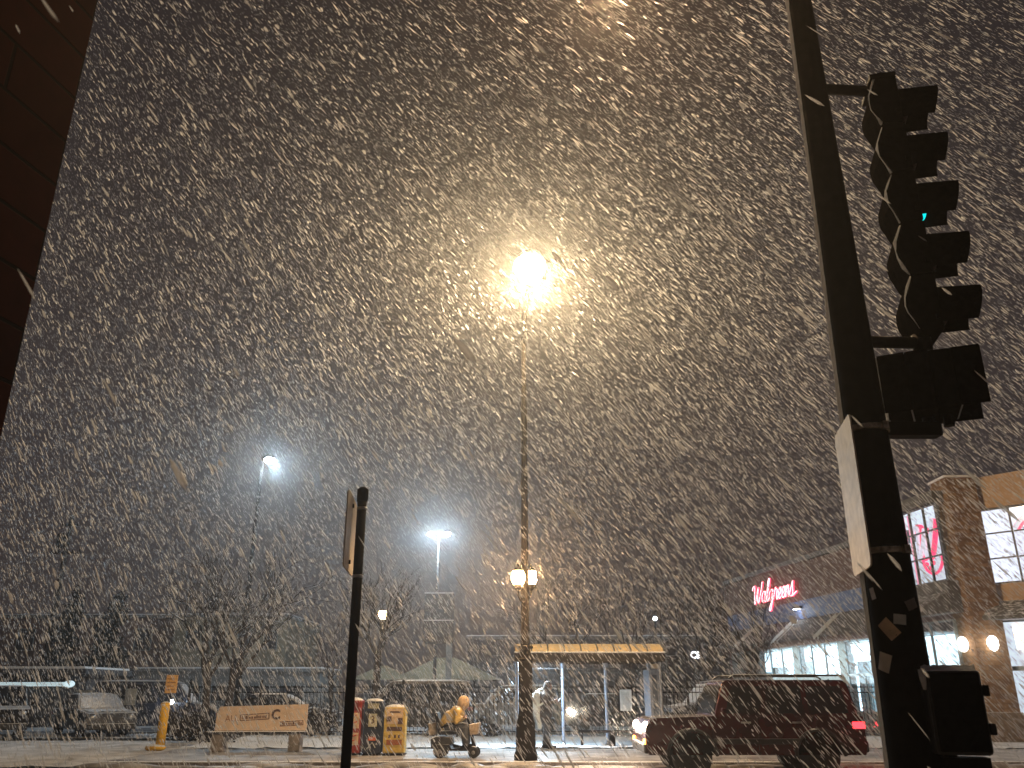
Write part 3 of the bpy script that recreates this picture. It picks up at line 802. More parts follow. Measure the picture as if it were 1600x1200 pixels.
rig('jacket', M['yellow_cloth'], rd, jk, 0.012, 16)
rig('hood', M['orange_cloth'], rd, [((.165, 0, 1.20), (.18, 0, 1.25), .15, .145), ((.11, 0, 1.1), (.15, 0, 1.17), .12, .13)], 0.010, 4)
tr = []
for sgn in (-1, 1): tr += [((-.16, .09 * sgn, .69), (.22, .13 * sgn, .66), .14, .115), ((.22, .13 * sgn, .66), (.26, .13 * sgn, .34), .11, .085)]
tr += [((-.05, -.05, .66), (.18, .05, .64), .13, .11)]
rig('trousers', M['trousers'], rd, tr, 0.012, 4)
bt = []
for sgn in (-1, 1): bt += [((.23, .13 * sgn, .27), (.42, .13 * sgn, .25), .052, .04), ((.25, .13 * sgn, .28), (.26, .13 * sgn, .38), .05, .055)]
rig('boots', M['black_metal'], rd, bt, 0.010, 3)

# ================================================================ NEWSPAPER BOXES
def news_box(name, label, X, Y, w, h, m, face_fn, snowcap=True):
    t = thing(name, label, 'newspaper box', (X, Y, 0.125), 0, 'newspaper boxes on the sidewalk')
    b = MB(); b.prism([(-w / 2, .05), (-w / 2, h), (w / 2, h), (w / 2, .05)], -.2, .2); b.build('cabinet', m, t, bevel=.025)
    b = MB()
    for sx in (-1, 1):
        for sy in (-1, 1): b.box(sx * (w / 2 - .05) - .02, sx * (w / 2 - .05) + .02, sy * .15 - .02, sy * .15 + .02, 0, .17)
    b.box(-w / 2, w / 2, -.2, .2, 0.0, 0.03); b.build('foot', M['black_metal'], t)
    if snowcap:
        b = MB(); b.sphere((0, 0, h), 1, 14, 8, (w * .48, .19, .06)); b.build('snow', M['snow'], t, smooth=True)
    face_fn(t, w, h)
    return t
def panel(t, name, m, x0, x1, z0, z1, y=-.207, d=.008):
    b = MB(); b.box(x0, x1, y, y + d, z0, z1); return b.build(name, m, t, bevel=.002)
def f_red(t, w, h):
    p = panel(t, 'door', M['poster_beige'], -w * .40, w * .40, .62, .98)
    p2 = panel(t, 'poster', M['poster_beige'], -w * .40, w * .40, .24, .52)
    for (x0, z0, x1, z1) in ((-.1, .7, .12, .78), (-.08, .84, .1, .93), (-.1, .3, .1, .36), (-.02, .42, .12, .47)):
        b = MB(); b.tube([(x0, -.212, z0), (x1, -.212, z1)], .012, 5); b.build('stroke', M['red_ink'], p if z0 > .6 else p2)
    b = MB(); b.box(-.13, .13, -.21, -.2, 1.04, 1.22); b.build('coin_slot', mat('maroon', (.16, .02, .02), .5), t, bevel=.01)
def f_blue(t, w, h):
    p = panel(t, 'window', M['dark_pane'], -w * .4, w * .4, .62, 1.02)
    b = MB(); b.box(-.10, .11, -.212, -.2075, .66, .96); pp = b.build('front_page', mat('page', (.5, .48, .34), .8, .3, 20), p)
    text_mesh('3', 0.26, 'numeral', M['ink'], pp, on_wall(0.0, -.215, .81), .002)
    panel(t, 'orange_patch', mat('orange_patch', (.7, .16, .06), .6), -.08, .1, .34, .43)
    panel(t, 'header', mat('header', (.35, .33, .22), .7, .4, 30), -w * .3, w * .3, 1.08, 1.2)
    b = MB(); b.tube([(-.1, -.212, .16), (.02, -.212, .3), (.1, -.212, .18)], .012, 5); b.build('stroke', M['paper'], t)
def f_yel(t, w, h):
    p = panel(t, 'window', M['poster_beige'], -w * .36, w * .38, .72, 1.08)
    for (x0, x1, z0, z1) in ((-.2, -.08, .78, .9), (.08, .2, .72, .86), (-.12, .14, .98, 1.02)):
        b = MB(); b.box(x0, x1, -.213, -.2075, z0, z1); b.build('print', M['ink'], p)
    q = panel(t, 'banner', M['ink'], -w * .34, w * .36, .56, .66)
    r_ = panel(t, 'poster', M['box_yellow'], -w * .40, w * .40, .2, .5)
    b = MB(); b.box(-.18, .2, -.213, -.2075, .24, .36); b.build('print', mat('rust_ink', (.35, .12, .05), .7, .3, 20), r_)
    for x in (-.12, .02, .12):
        b = MB(); b.box(x - .02, x + .03, -.213, -.2075, .40, .47); b.build('print', M['ink'], r_)
news_box('newspaper_box', 'red newspaper box with beige panels and a snow cap, partly behind the thin black post', -3.98, 22.6, .42, 1.28, M['box_red'], f_red)
news_box('newspaper_box', 'dark blue newspaper box with a number on its window and an orange patch', -3.48, 22.6, .46, 1.26, M['box_blue'], f_blue)
news_box('newspaper_box', 'bright yellow newspaper box, widest and rightmost of the three', -2.93, 22.6, .54, 1.12, M['box_yellow'], f_yel)

# ================================================================ ADVERT BENCH
bn = thing('advert_bench', 'bench with a big tan advert on its backrest and concrete legs', 'bench', (-6.72, 24.1, 0.125), R(2.5))
b = MB(); b.prism([(-1.22, .50), (-1.22, .92), (-1.14, .96), (-1.14, 1.10), (1.2, 1.16), (1.2, .50)], .0, .05); bk = b.build('backrest', M['ad_board'], bn, bevel=.006)
ang = R(3.2)
def bench_txt(s, size, x, z, name, m=M['ink'], bold=0.0):
    return text_mesh(s, size, name, m, bk, on_wall(x, -.004, z) @ Matrix.Rotation(ang, 4, 'Z'), .002, bold)
bench_txt('ALL', .22, -.80, .80, 'lettering', mat('faded_ink', (.38, .22, .15), .7))
bench_txt('C', .34, .36, .89, 'lettering', M['ink'], .012)
def bench_bar(x, z, w, h, n):
    b = MB()
    for (x0, x1, z0, z1) in ((-w / 2, w / 2, h / 2 - .018, h / 2), (-w / 2, w / 2, -h / 2, -h / 2 + .018), (-w / 2, -w / 2 + .02, -h / 2 + .018, h / 2 - .018), (w / 2 - .02, w / 2, -h / 2 + .018, h / 2 - .018)):
        b.box(x0, x1, -.005, -.001, z0, z1)
    rr = random.Random(n); xx = -w / 2 + .05
    while xx < w / 2 - .06:
        ww = rr.uniform(.02, .05); b.box(xx, xx + ww, -.005, -.001, -h * .26, h * rr.uniform(.05, .28)); xx += ww + rr.uniform(.012, .03)
    b.build('boxed_line', mat('brown_ink', (.17, .09, .07), .7), bk, matrix=Matrix.Translation((x, -.001, z)) @ Matrix.Rotation(-ang, 4, 'Y'))
bench_bar(-.20, .84, .78, .16, 1); bench_bar(.80, .68, .62, .12, 2)
b = MB(); b.box(-1.30, 1.24, -.42, .0, .44, .49); b.build('seat', M['car_trim'], bn, bevel=.01)
for sx in (-1, 1):
    b = MB(); b.prism([(-.16, 0), (-.12, .12), (-.15, .44), (.15, .44), (.12, .12), (.16, 0)], -.4, .04); b.build('leg', M['concrete'], bn, bevel=.02, loc=(sx * 1.0 - .02, 0, 0))

# ================================================================ BOLLARD AND ITS SIGN
bo_ = thing('bollard', 'yellow steel bollard at the driveway edge, left of the bench', 'bollard', (-9.95, 25.6, 0.1))
b = MB(); b.tube([(0, 0, 0), (0, 0, 1.18)], .125, 18); b.sphere((0, 0, 1.18), .125, 18, 8, (1, 1, .5)); b.build('tube', M['yellow'], bo_, smooth=True)
b = MB(); b.sphere((-.1, -.05, 0.02), 1, 10, 6, (.3, .25, .1)); b.build('footing', M['yellow'], bo_, smooth=True)
os_ = thing('notice_board', 'small orange-tan notice on a dark stub above the yellow bollard', 'sign', (-9.95, 25.85, 1.2))
b = MB(); b.box(-.17, .17, -.02, .0, .36, .86); b.build('board', M['orange_sign'], os_, bevel=.01)
b = MB(); b.box(-.03, .03, 0, .04, -1.1, .8); b.build('stake', M['black_metal'], os_)
b = MB()
for k in range(4): b.box(-.12, .12 - .04 * (k % 2), -.024, -.0205, .44 + k * .1, .47 + k * .1)
b.build('print', mat('tan_ink', (.4, .2, .08), .8), os_)

# ================================================================ FENCE
fn = thing('picket_fence', 'long black iron picket fence between the snowy verge and the parking lot', 'fence', (0, 31.95, 0.1))
b = MB(); FX0, FX1 = -11.6, 14.0
for z in (.18, 1.48, 1.66): b.box(FX0, FX1, -.02, .02, z - .02, z + .02)
b.build('rail', M['black_metal'], fn)
b = MB(); x = FX0
while x < FX1:
    b.box(x - .010, x + .010, -.01, .01, .05, 1.74); x += .135
pk = b.build('pickets', M['black_metal'], fn); 
x = FX0
while x < FX1 + .1:
    b = MB(); b.box(x - .04, x + .04, -.04, .04, 0, 1.85); b.lathe([(.05, 0), (.05, .03), (.01, .09)], (x, 0, 1.85), 8); b.build('post', M['black_snowy'], fn); x += 2.56

# ================================================================ BUSHES
def leaf_cluster(name, m, blobs, n, size, seed, parent=None):
    rng = np.random.default_rng(seed)
    vs = []; 
    W = np.array([bb[3] * bb[4] * bb[5] for bb in blobs]) ** .66; W = W / W.sum()
    idx = rng.choice(len(blobs), n, p=W)
    B = np.array(blobs)[idx]
    d = rng.normal(size=(n, 3)); d /= np.linalg.norm(d, axis=1)[:, None]
    r = rng.random(n) ** .45 * rng.uniform(.75, 1.15, n)
    c = B[:, :3] + d * r[:, None] * B[:, 3:6]
    u = rng.normal(size=(n, 3)); u /= np.linalg.norm(u, axis=1)[:, None]
    w = np.cross(u, rng.normal(size=(n, 3))); w /= np.linalg.norm(w, axis=1)[:, None]
    s = size * rng.uniform(.6, 1.5, n)[:, None]
    V = np.stack([c - u * s, c + w * s * .45, c + u * s, c - w * s * .45], 1).reshape(-1, 3)
    me = bpy.data.meshes.new(name)
    me.vertices.add(4 * n); me.vertices.foreach_set('co', V.ravel().astype('f'))
    me.loops.add(4 * n); me.loops.foreach_set('vertex_index', np.arange(4 * n, dtype='i'))
    me.polygons.add(n); me.polygons.foreach_set('loop_start', np.arange(0, 4 * n, 4, dtype='i'))
    me.update(calc_edges=True); me.materials.append(m)
    o = bpy.data.objects.new(name, me); COL.objects.link(o)
    if parent: o.parent = parent
    return o
def stems(parent, n, h, spread, seed, m):
    rr = random.Random(seed); b = MB()
    for _ in range(n):
        a_ = rr.random() * 6.28; b.tube([(0, 0, 0), (math.cos(a_) * spread * .5, math.sin(a_) * spread * .5, h * .5), (math.cos(a_) * spread, math.sin(a_) * spread * .7, h * rr.uniform(.7, 1))], [.02, .012, .004], 4)
    return b.build('stems', m, parent)
for i, (x, y, w, h, lab) in enumerate(((-2.3, 31.2, 1.0, .75, 'dry low bush by the fence behind the scooter rider'), (-4.6, 31.3, 1.1, .8, 'dry bush at the fence behind the newspaper boxes'),
        (-6.9, 31.0, 1.3, 1.25, 'tall brown bush at the fence just right of the advert bench'), (-9.3, 27.6, 1.3, .75, 'dark bush beside the yellow bollard'), (-0.9, 31.3, .8, .5, 'small bush at the fence left of the street lamp'),
        (-10.9, 29.6, .9, 1.1, 'dark leafless bush behind the bollard, left of the twin trunks'))):
    t = thing('bush', lab, 'bush', (x, y, .12), 0, 'bushes along the fence')
    leaf_cluster('twigs', M['hedge'], [(0, 0, h * .5, w * .6, .4, h * .5), (w * .4, 0, h * .4, w * .4, .35, h * .4), (-w * .4, 0, h * .42, w * .4, .35, h * .42)], 900, .06, i + 20, t)
    stems(t, 14, h, w * .7, i, M['bark'])

# ================================================================ TREES
def bare_tree(label, X, Y, h, spread, seed, trunk_r=.13, fork=.42, lean=0.0, trunks=1, depth=5, z0=.12, name='bare_tree', n0=6):
    rr = random.Random(seed)
    t = thing(name, label, 'tree', (X, Y, z0))
    tb = MB(); bb = MB()
    def branch(p, d, L, r, lv):
        pts = [p]; q = p
        for i in range(3):
            d = (d + Vector((rr.uniform(-.22, .22), rr.uniform(-.22, .22), rr.uniform(-.04, .14)))).normalized()
            q = q + d * L / 3; pts.append(q)
        bb.tube(pts, [r, r * .85, r * .7, r * .55], 5 if lv < 3 else 3, caps=False)
        if lv >= depth: return
        for k in range(3 if lv < depth - 1 else 4):
            a_ = rr.random() * 6.28; tilt = rr.uniform(.35, .75)
            ax = d.orthogonal().normalized(); ax = Matrix.Rotation(a_, 3, d) @ ax
            nd = (Matrix.Rotation(tilt, 3, ax) @ d).normalized()
            s = pts[rr.choice((1, 2, 3))] if k else pts[3]
            branch(s, nd, L * rr.uniform(.58, .8), max(r * .55, .006), lv + 1)
    for k in range(trunks):
        ox = (k - (trunks - 1) / 2) * .75
        top = Vector((ox * 1.2 + lean, 0, h * fork))
        tb.tube([(ox, 0, -.05), (ox + .02, 0, h * fork * .3), (ox * 1.1 + lean * .5 + .04, 0, h * fork * .65), top], [trunk_r * 1.25, trunk_r, trunk_r * .85, trunk_r * .75], 10)
        for i in range(n0):
            a_ = 6.28 * i / n0 + rr.uniform(-.3, .3)
            tl = rr.uniform(.25, 1.0) * spread
            d = Vector((math.cos(a_) * tl, math.sin(a_) * tl, 1)).normalized()
            branch(top - Vector((0, 0, h * fork * rr.uniform(0, .3))), d, h * (1 - fork) * .44, trunk_r * .5, 1)
    tb.build('trunk', M['bark'], t, smooth=True); bb.build('branches', M['bark'], t, smooth=True)
    return t
bare_tree('bare spreading tree with twin trunks behind the advert bench', -10.15, 30.6, 6.4, 1.0, 11, .15, .38, 0, 2, 5, n0=6)
bare_tree('bare tree forking above the newspaper boxes with the warm lamp in its crown', -4.92, 31.4, 6.0, .9, 4, .12, .48, .08, 1, 5, n0=7)
bare_tree('thin pale young bare tree in the lot between the bench tree and the black post', -8.4, 41, 5.4, .5, 21, .05, .3, 0, 1, 4, .05)
bare_tree('bare tree behind the hood of the red car, left of the store', 9.9, 36.5, 6.0, .8, 31, .13, .35, 0, 1, 5, .05)
for i, (x, y, h, lab) in enumerate(((3.2, 54, 9.2, 'bare tree far behind the left half of the shelter roof'), (7.6, 56, 9.0, 'bare tree far behind the right half of the shelter roof'), (12.2, 55, 9.5, 'bare tree far behind, left of the store sign'), (16.2, 60, 10, 'tall bare tree standing behind the store roof'))):
    bare_tree(lab, x, y, h, 1.0, 50 + i, .18, .25, 0, 1, 5, 0)
def evergreen(label, X, Y, h, w, seed):
    t = thing('evergreen_tree', label, 'tree', (X, Y, 0)); rr = random.Random(seed)
    b = MB(); b.tube([(0, 0, 0), (0, 0, h * .9)], [.14, .03], 8); b.build('trunk', M['bark'], t)
    bl = []
    for k in range(16):
        z = h * (.14 + .8 * k / 15); q = w * (1 - .75 * (k / 15) ** 1.5) * rr.uniform(.65, 1.1)
        bl.append((rr.uniform(-.25, .25) * w, rr.uniform(-.2, .2) * w, z, q, q, h * .07))
    leaf_cluster('crown', M['needles'], bl, 7000, .11, seed, t)
evergreen('dark evergreen tree, taller of the two on the left', -22.0, 47.5, 6.8, 1.5, 1)
evergreen('dark evergreen tree standing at the foot of the utility pole', -25.0, 48.5, 7.3, 1.25, 2)

# utility pole
up_ = thing('utility_pole', 'dark wooden utility pole with transformer at far left', 'utility pole', (-25.55, 48, 0))
b = MB(); b.tube([(0, 0, 0), (0, 0, 11.2)], [.2, .12], 12); b.build('shaft', M['bark'], up_, smooth=True)
b = MB(); b.lathe([(.05, 0), (.25, .05), (.25, .8), (.05, .9)], (-.34, -.05, 9.3), 14); b.build('transformer', M['black_snowy'], up_, smooth=True)
b = MB(); b.box(-.9, .9, -.06, .06, 9.0, 9.12); b.box(-.5, .5, -.06, .06, 10.6, 10.72); b.build('crossarm', M['bark'], up_)
b = MB()
for x in (-.8, -.4, .4, .8): b.lathe([(.03, 0), (.05, .05), (.03, .16)], (x, 0, 9.12), 8)
b.build('insulator', M['dark_plastic'], up_)

# ================================================================ CARS
def car(label, cat, L, W, H, zb, zs, hood, ws, rear, body_m, loc, rz, snow=True, lights=False, name='parked_car', wr=.33, group=None, dark_top=None):
    t = thing(name, label, cat, loc, rz, group)
    xf = L / 2; xw1 = xf - .92; xw2 = -xf + .95; ra = wr + .07
    poly = [(xf - .06, zs), (xf, zs + .18), (xf - .01, hood - .18), (xf - .10, hood - .03), (xf - .22, hood), (ws[0], zb), (-xf + rear[1] * .3, zb), (-xf + .02, zb - .2), (-xf, zs + .2), (-xf + .05, zs)]
    def arc(xc):
        return [(xc + ra * math.cos(a_), wr + ra * math.sin(a_)) for a_ in [math.pi - math.pi * k / 10 for k in range(11)] if wr + ra * math.sin(a_) > zs + .001]
    for xc in (xw2, xw1):
        A = arc(xc); poly += [(A[0][0], zs)] + A + [(A[-1][0], zs)]
    b = MB(); b.prism(poly, -W / 2, W / 2); b.build('body', body_m, t, bevel=.045)
    tp = .13
    def yf(z): return W / 2 - .03 - tp * max(0, min(1, (z - zb) / (H - zb)))
    gp = [(ws[0], zb - .03), (ws[1], H - .04), (ws[1] - .12, H), (-xf + rear[0] + .1, H), (-xf + rear[0], H - .04), (-xf + rear[1], zb - .03)]
    b = MB(); b.prism(gp, 0, 0, yf); b.build('roof', dark_top or body_m, t, bevel=.035)
    # side glass
    def px(z, k):   # front/back limit at height z
        f = (z - zb) / (H - zb)
        return (ws[0] + (ws[1] - ws[0]) * f) if k else (-xf + rear[1] + (rear[0] - rear[1]) * f)
    za, zc = zb + .05, H - .12
    cuts = [.03, .36, .68, .97] if L > 4.3 else [.04, .5, .96]
    for a0, a1 in zip(cuts, cuts[1:]):
        for s in (-1, 1):
            b = MB(); vs = []
            for (z, fr) in ((za, a0 + .02), (za, a1 - .02), (zc, a1 - .02), (zc, a0 + .02)):
                xx = px(z, 0) + .06 + (px(z, 1) - px(z, 0) - .14) * fr
                vs.append((xx, s * (yf(z) + .004), z))
            b.loft([vs, [(p[0], p[1] - s * .02, p[2]) for p in vs]]); b.build('window', M['car_glass'], t)
    for k, nm in ((1, 'windshield'), (0, 'rear_window')):
        b = MB(); vs = []
        sg_ = 1 if k else -1
        for (z, s) in ((za, -1), (za, 1), (zc + .02, 1), (zc + .02, -1)):
            vs.append((px(z, k) + sg_ * .012, s * (yf(z) - .08), z))
        b.loft([vs, [(p[0] - sg_ * .02, p[1], p[2]) for p in vs]]); b.build(nm, M['snow'] if (snow and k) else M['car_glass'], t)
    for xc in (xw1, xw2):
        for s in (-1, 1):
            b = MB(); y = s * (W / 2 - .11)
            b.lathe([(wr * .62, -.10), (wr * .95, -.105), (wr, -.06), (wr, .06), (wr * .95, .105), (wr * .62, .10)], (xc, y, wr), 24, 'y'); w_ = b.build('wheel', M['tyre'], t, smooth=True)
            b = MB(); b.lathe([(.03, -.10), (wr * .2, -.09), (wr * .6, -.06), (wr * .62, -.10), (wr * .62, .10), (wr * .6, .06), (wr * .2, .09), (.03, .10)], (xc, y, wr), 20, 'y'); b.build('rim', M['rim'], w_)
    for s in (-1, 1):
        b = MB(); b.cbox((ws[0] - .18, s * (W / 2 + .09), zb + .09), (.11, .17, .14)); b.build('mirror', body_m, t, bevel=.03)
    lm = emit('headlight_on', (1.0, .82, .62), 40) if lights else M['steel']
    for s in (-1, 1):
        b = MB(); b.sphere((xf - .05, s * (W / 2 - .22), hood - .17), 1, 14, 8, (.075, .14, .10)); b.build('headlight', lm, t, smooth=True)
        b = MB(); b.box(-xf - .012, -xf + .26, s * (W / 2 - .10) - .106, s * (W / 2 - .10) + .106, zb - .24, zb - .10)
        b.build('tail_light', emit('tail_on', (1.0, .03, .04), 5) if lights else M['box_red'], t, bevel=.02)
    b = MB(); b.box(xf - .08, xf + .04, -W / 2 + .04, W / 2 - .04, zs + .02, zs + .22); b.box(-xf - .05, -xf + .08, -W / 2 + .04, W / 2 - .04, zs + .04, zs + .26); b.build('bumper', M['car_trim'], t, bevel=.04)
    if snow:
        b = MB(); n = 14
        g = [[b.v((-xf + rear[0] + .1 + (ws[1] - .15 + xf - rear[0] - .1) * i / n, (yf(H) - .04) * (j / 6 - 1), H + .004 + .05 * (1 - (abs(j - 6) / 6) ** 4) * (1 - (abs(2 * i / n - 1)) ** 6) * random.uniform(.75, 1.2))) for j in range(13)] for i in range(n + 1)]
        for i in range(n):
            for j in range(12): b.face([g[i][j], g[i + 1][j], g[i + 1][j + 1], g[i][j + 1]])
        b.build('snow', M['snow'], t, smooth=True)
        b = MB()
        g = [[b.v((ws[0] + .04 + (xf - .26 - ws[0]) * i / 8, (W / 2 - .12) * (j / 5 - 1), zb + (hood - zb) * i / 8 + .03 + random.uniform(-.012, .012))) for j in range(11)] for i in range(9)]
        for i in range(8):
            for j in range(10): b.face([g[i][j], g[i + 1][j], g[i + 1][j + 1], g[i][j + 1]])
        b.build('snow', M['snow'], t, smooth=True)
    return t
red = mat('red_paint', (0.075, 0.004, 0.005), 0.22, 0.25, 3, 0.1, 0.25, 0.05, .5, .6)
sv = car('boxy dark red off-road car with its headlights on, driving past the shelter', 'car', 4.42, 1.80, 1.83, 1.14,   .42, 1.10, (.80, .56), (.20, .07), red, (4.88, 18.95, 0), R(180), False, True, 'red_car', .40)
dark_red = red
xf = 4.42 / 2
def sv_part(name, m, fn, bevel=.008):
    b = MB(); fn(b); return b.build(name, m, sv, bevel=bevel)
sv_part('roof_rack', M['car_trim'], lambda b: [b.tube([(.4, s * .72, 1.86), (.3, s * .72, 1.92), (-1.9, s * .72, 1.92), (-2.0, s * .72, 1.86)], .02, 8) for s in (-1, 1)], 0)
for x0, x1 in ((-.02, .02),): pass
for x in (.86, -.05, -.98):
    sv_part('door_seam', M['car_trim'], lambda b: [b.box(x - .006, x + .006, s * .901 - .003, s * .901 + .003, .50, 1.12) for s in (-1, 1)], 0)
for x in (.18, -.85):
    sv_part('door_handle', M['steel'], lambda b: [b.cbox((x, s * .918, 1.02), (.2, .03, .035)) for s in (-1, 1)], .008)
sv_part('side_moulding', M['car_trim'], lambda b: [b.box(-.84, .85, s * .91 - .012, s * .91 + .012, .62, .72) for s in (-1, 1)], .006)
for xc in (xf - .92, -xf + .95):
    def flare(b):
        for s in (-1, 1):
            b.tube([(xc + .49 * math.cos(a_), s * .905, .40 + .49 * math.sin(a_)) for a_ in [math.pi * k / 14 for k in range(15)]], .035, 7)
    sv_part('arch_flare', M['car_trim'], flare, 0)
sv_part('turn_signal', emit('turn_amber', (1.0, .42, .06), 9), lambda b: [b.cbox((xf - .06, s * .76, .66), (.16, .22, .10)) for s in (-1, 1)], .02)
sv_part('grille', M['steel'], lambda b: [b.box(xf - .015, xf + .012, -.45 + .14 * k, -.45 + .14 * k + .06, .78, .98) for k in range(7)], .004)
point('headlight_glow', (xf + .45, .72, .88), (1.0, .80, .6), 60, .08, sv)
point('headlight_glow', (xf + .45, -.72, .88), (1.0, .80, .6), 60, .08, sv)
point('tail_glow', (-xf - .25, .8, .97), (1.0, .03, .04), 18, .06, sv)

G = 'parked cars behind the fence'
darkblue = mat('navy_paint', (.025, .03, .05), .3, .3, 4, .3, .2)
greyp = mat('grey_paint', (.08, .085, .10), .3, .2, 4, .4, .2)
whitep = mat('white_paint', (.28, .29, .30), .35, .15, 4, .4)
blackp = mat('black_paint', (.015, .015, .018), .25, .3, 4, .3, .2)
tanp = mat('silver_paint', (.12, .11, .105), .35, .2, 4, .4, .4)
SED = dict(L=4.6, W=1.78, H=1.46, zb=.93, zs=.24, hood=.84, ws=(1.05, .30), rear=(1.15, .55))
SUVP = dict(L=4.7, W=1.85, H=1.78, zb=1.08, zs=.30, hood=1.0, ws=(1.15, .60), rear=(.35, .10))
VAN = dict(L=4.9, W=1.95, H=1.95, zb=1.10, zs=.28, hood=.98, ws=(1.55, .85), rear=(.22, .06))
car('dark sedan behind the fence above the advert bench, its lamp glinting', 'car', **SED, body_m=darkblue, loc=(-9.2, 35.6, .05), rz=R(4), group=G)
car('silver van with a snow covered roof behind the newspaper boxes', 'car', **VAN, body_m=tanp, loc=(-3.9, 35.4, .05), rz=R(178), group=G)
car('white car behind the fence just left of the street lamp', 'car', **SUVP, body_m=whitep, loc=(0.0, 37.4, .05), rz=R(184), group=G)
car('black car behind the fence seen through the shelter glass', 'car', **SED, body_m=blackp, loc=(4.2, 37.6, .05), rz=R(2), group=G)
car('black van with a snow line on its roof, right of the shelter', 'car', **VAN, body_m=blackp, loc=(8.6, 35.8, .05), rz=R(184), group=G)
GL = 'cars by the driveway on the left'
car('pale car facing the street with its windshield under snow, far left', 'car', **SED, body_m=greyp, loc=(-16.2, 34.6, .05), rz=R(-48), group=GL)
car('dark high car in deep shade at the left edge', 'car', **SUVP, body_m=blackp, loc=(-19.0, 33.0, .05), rz=R(-58), group=GL, snow=False)
car('navy van left of the twin tree, parked behind the bollard', 'car', **VAN, body_m=darkblue, loc=(-14.6, 36.6, .05), rz=R(12), group=GL)
gl_ = MB(); gl_.sphere((0, 0, 0), .09, 10, 8); 
for nm, lab, p in (('marker_lamp', 'small white lamp lit at the front of the navy van', (-13.5, 35.3, 1.22)),):
    t = thing(nm, lab, 'lamp', p); gl_.build('bulb', M['lens_cool'], t, smooth=True)  # glint of the van's headlight made as a glowing ball on an added post
    b = MB(); b.box(-.04, .04, .02, .06, -1.15, .12); b.box(-.12, .12, 0.02, .08, .1, .14); b.build('bracket', M['black_metal'], t)

# small boards on the left
for nm, lab, p, w, h, m in (('banner', 'white board on stakes between the pale car and the bollard', (-17.7, 37.5, 1.05), 1.35, .62, M['paper']),
                            ('notice_sign', 'small upright white notice on a stake left of the bollard', (-15.1, 35.2, 1.1), .45, .62, M['paper']),
                            ('red_sign', 'dull red board at the left edge below the lit strip', (-21.9, 36.5, .95), .75, .75, mat('dull_red', (.32, .10, .09), .7, .2, 5))):
    t = thing(nm, lab, 'sign', p)
    b = MB(); b.box(-w / 2, w / 2, -.02, .0, 0, h); bd = b.build('board', m, t, bevel=.01)
    b = MB(); 
    for x in (-w * .35, w * .35): b.box(x - .02, x + .02, 0.001, .04, -p[2] + .05, h * .9)
    b.build('stake', M['black_metal'], t)

# ================================================================ FAR BUILDINGS
def far_building(label, X0, X1, Y, D, H, wall, roof_h=.25, windows=(), name='building', parapet=True, extra=None):
    t = thing(name, label, 'building', ((X0 + X1) / 2, Y, 0)); w = X1 - X0
    b = MB(); b.box(-w / 2, w / 2, 0, D, 0, H); b.build('wall', wall, t)
    b = MB(); b.box(-w / 2 - .12, w / 2 + .12, -.15, D + .1, H, H + roof_h); rf = b.build('roof', M['grey_wall'], t, bevel=.03)
    b = MB(); b.box(-w / 2 - .10, w / 2 + .10, -.13, D, H + roof_h, H + roof_h + .08); b.build('snow', M['snow'], rf)
    for (x, z, ww, hh, mm) in windows:
        b = MB()
        for (a0, a1, c0, c1) in ((-ww / 2 - .06, ww / 2 + .06, -hh / 2 - .06, -hh / 2), (-ww / 2 - .06, ww / 2 + .06, hh / 2, hh / 2 + .06), (-ww / 2 - .06, -ww / 2, -hh / 2, hh / 2), (ww / 2, ww / 2 + .06, -hh / 2, hh / 2)):
            b.box(x + a0, x + a1, -.06, .02, z + c0, z + c1)
        f = b.build('window', M['mullion'], t)
        b = MB(); b.box(x - ww / 2, x + ww / 2, -.012, .01, z - hh / 2, z + hh / 2); b.build('pane', mm, f)
    return t
lit = emit('lit_window', (1.0, .72, .35), .5, .3)
lit_dim = emit('lit_dim', (1.0, .7, .4), .12, .4)
far_building('brown two storey building at far left behind the evergreens', -58, -27.5, 71, 12, 7.3, M['brown_wall'], .25,
    [(-13 + 3.2 * k, 5.6, 1.3, 1.6, lit if k == 1 else M['dark_pane']) for k in range(9)] + [(-13 + 3.2 * k, 2.4, 1.6, 1.7, lit_dim if k in (5,) else M['dark_pane']) for k in range(9)])
far_building('cream two storey building behind the crown of the twin tree', -27.3, -18.2, 70, 12, 7.3, M['cream_wall'], .2,
    [(-3 + 2.1 * k, 5.5, 1.0, 1.3, M['dark_pane']) for k in range(4)])
far_building('long grey single storey building behind the fence', -26.5, -13.5, 62, 7, 2.9, M['grey_wall'], .25, [(-5 + 2.4 * k, 1.5, 1.6, 1.0, M['dark_pane']) for k in range(5)])
far_building('dark low building far behind the bus shelter', -4, 19.5, 78, 10, 6.0, M['dark_wall'], .3, [(-9 + 2.6 * k, 3.9, 1.2, 1.4, M['dark_pane']) for k in range(8)])
# low shop with a lit strip
ls = thing('low_shop', 'low dark shop with a glowing white strip under its eave at left', 'building', (-25.2, 42, 0))
b = MB(); b.box(-8, 5.0, 0, 4, 0, 2.35); b.build('wall', M['dark_wall'], ls)
b = MB(); b.box(-8.3, 5.3, -.9, 4.2, 2.35, 2.62); rf = b.build('roof', M['dark_wall'], ls, bevel=.03)
b = MB(); b.box(-8.2, 5.2, -.85, 4.0, 2.62, 2.72); b.build('snow', M['snow'], rf)
b = MB(); b.box(-8, 4.6, -.86, -.70, 1.84, 2.02); b.sphere((4.6, -.86, 1.94), .2, 10, 6, (1.4, .6, .8)); b.build('light_strip', emit('strip', (.72, .93, 1.0), 1.1, .5, .8), ls)
b = MB(); b.box(-8, 4.6, -.88, -.68, 2.03, 2.345); b.build('strip_housing', M['black_metal'], ls)
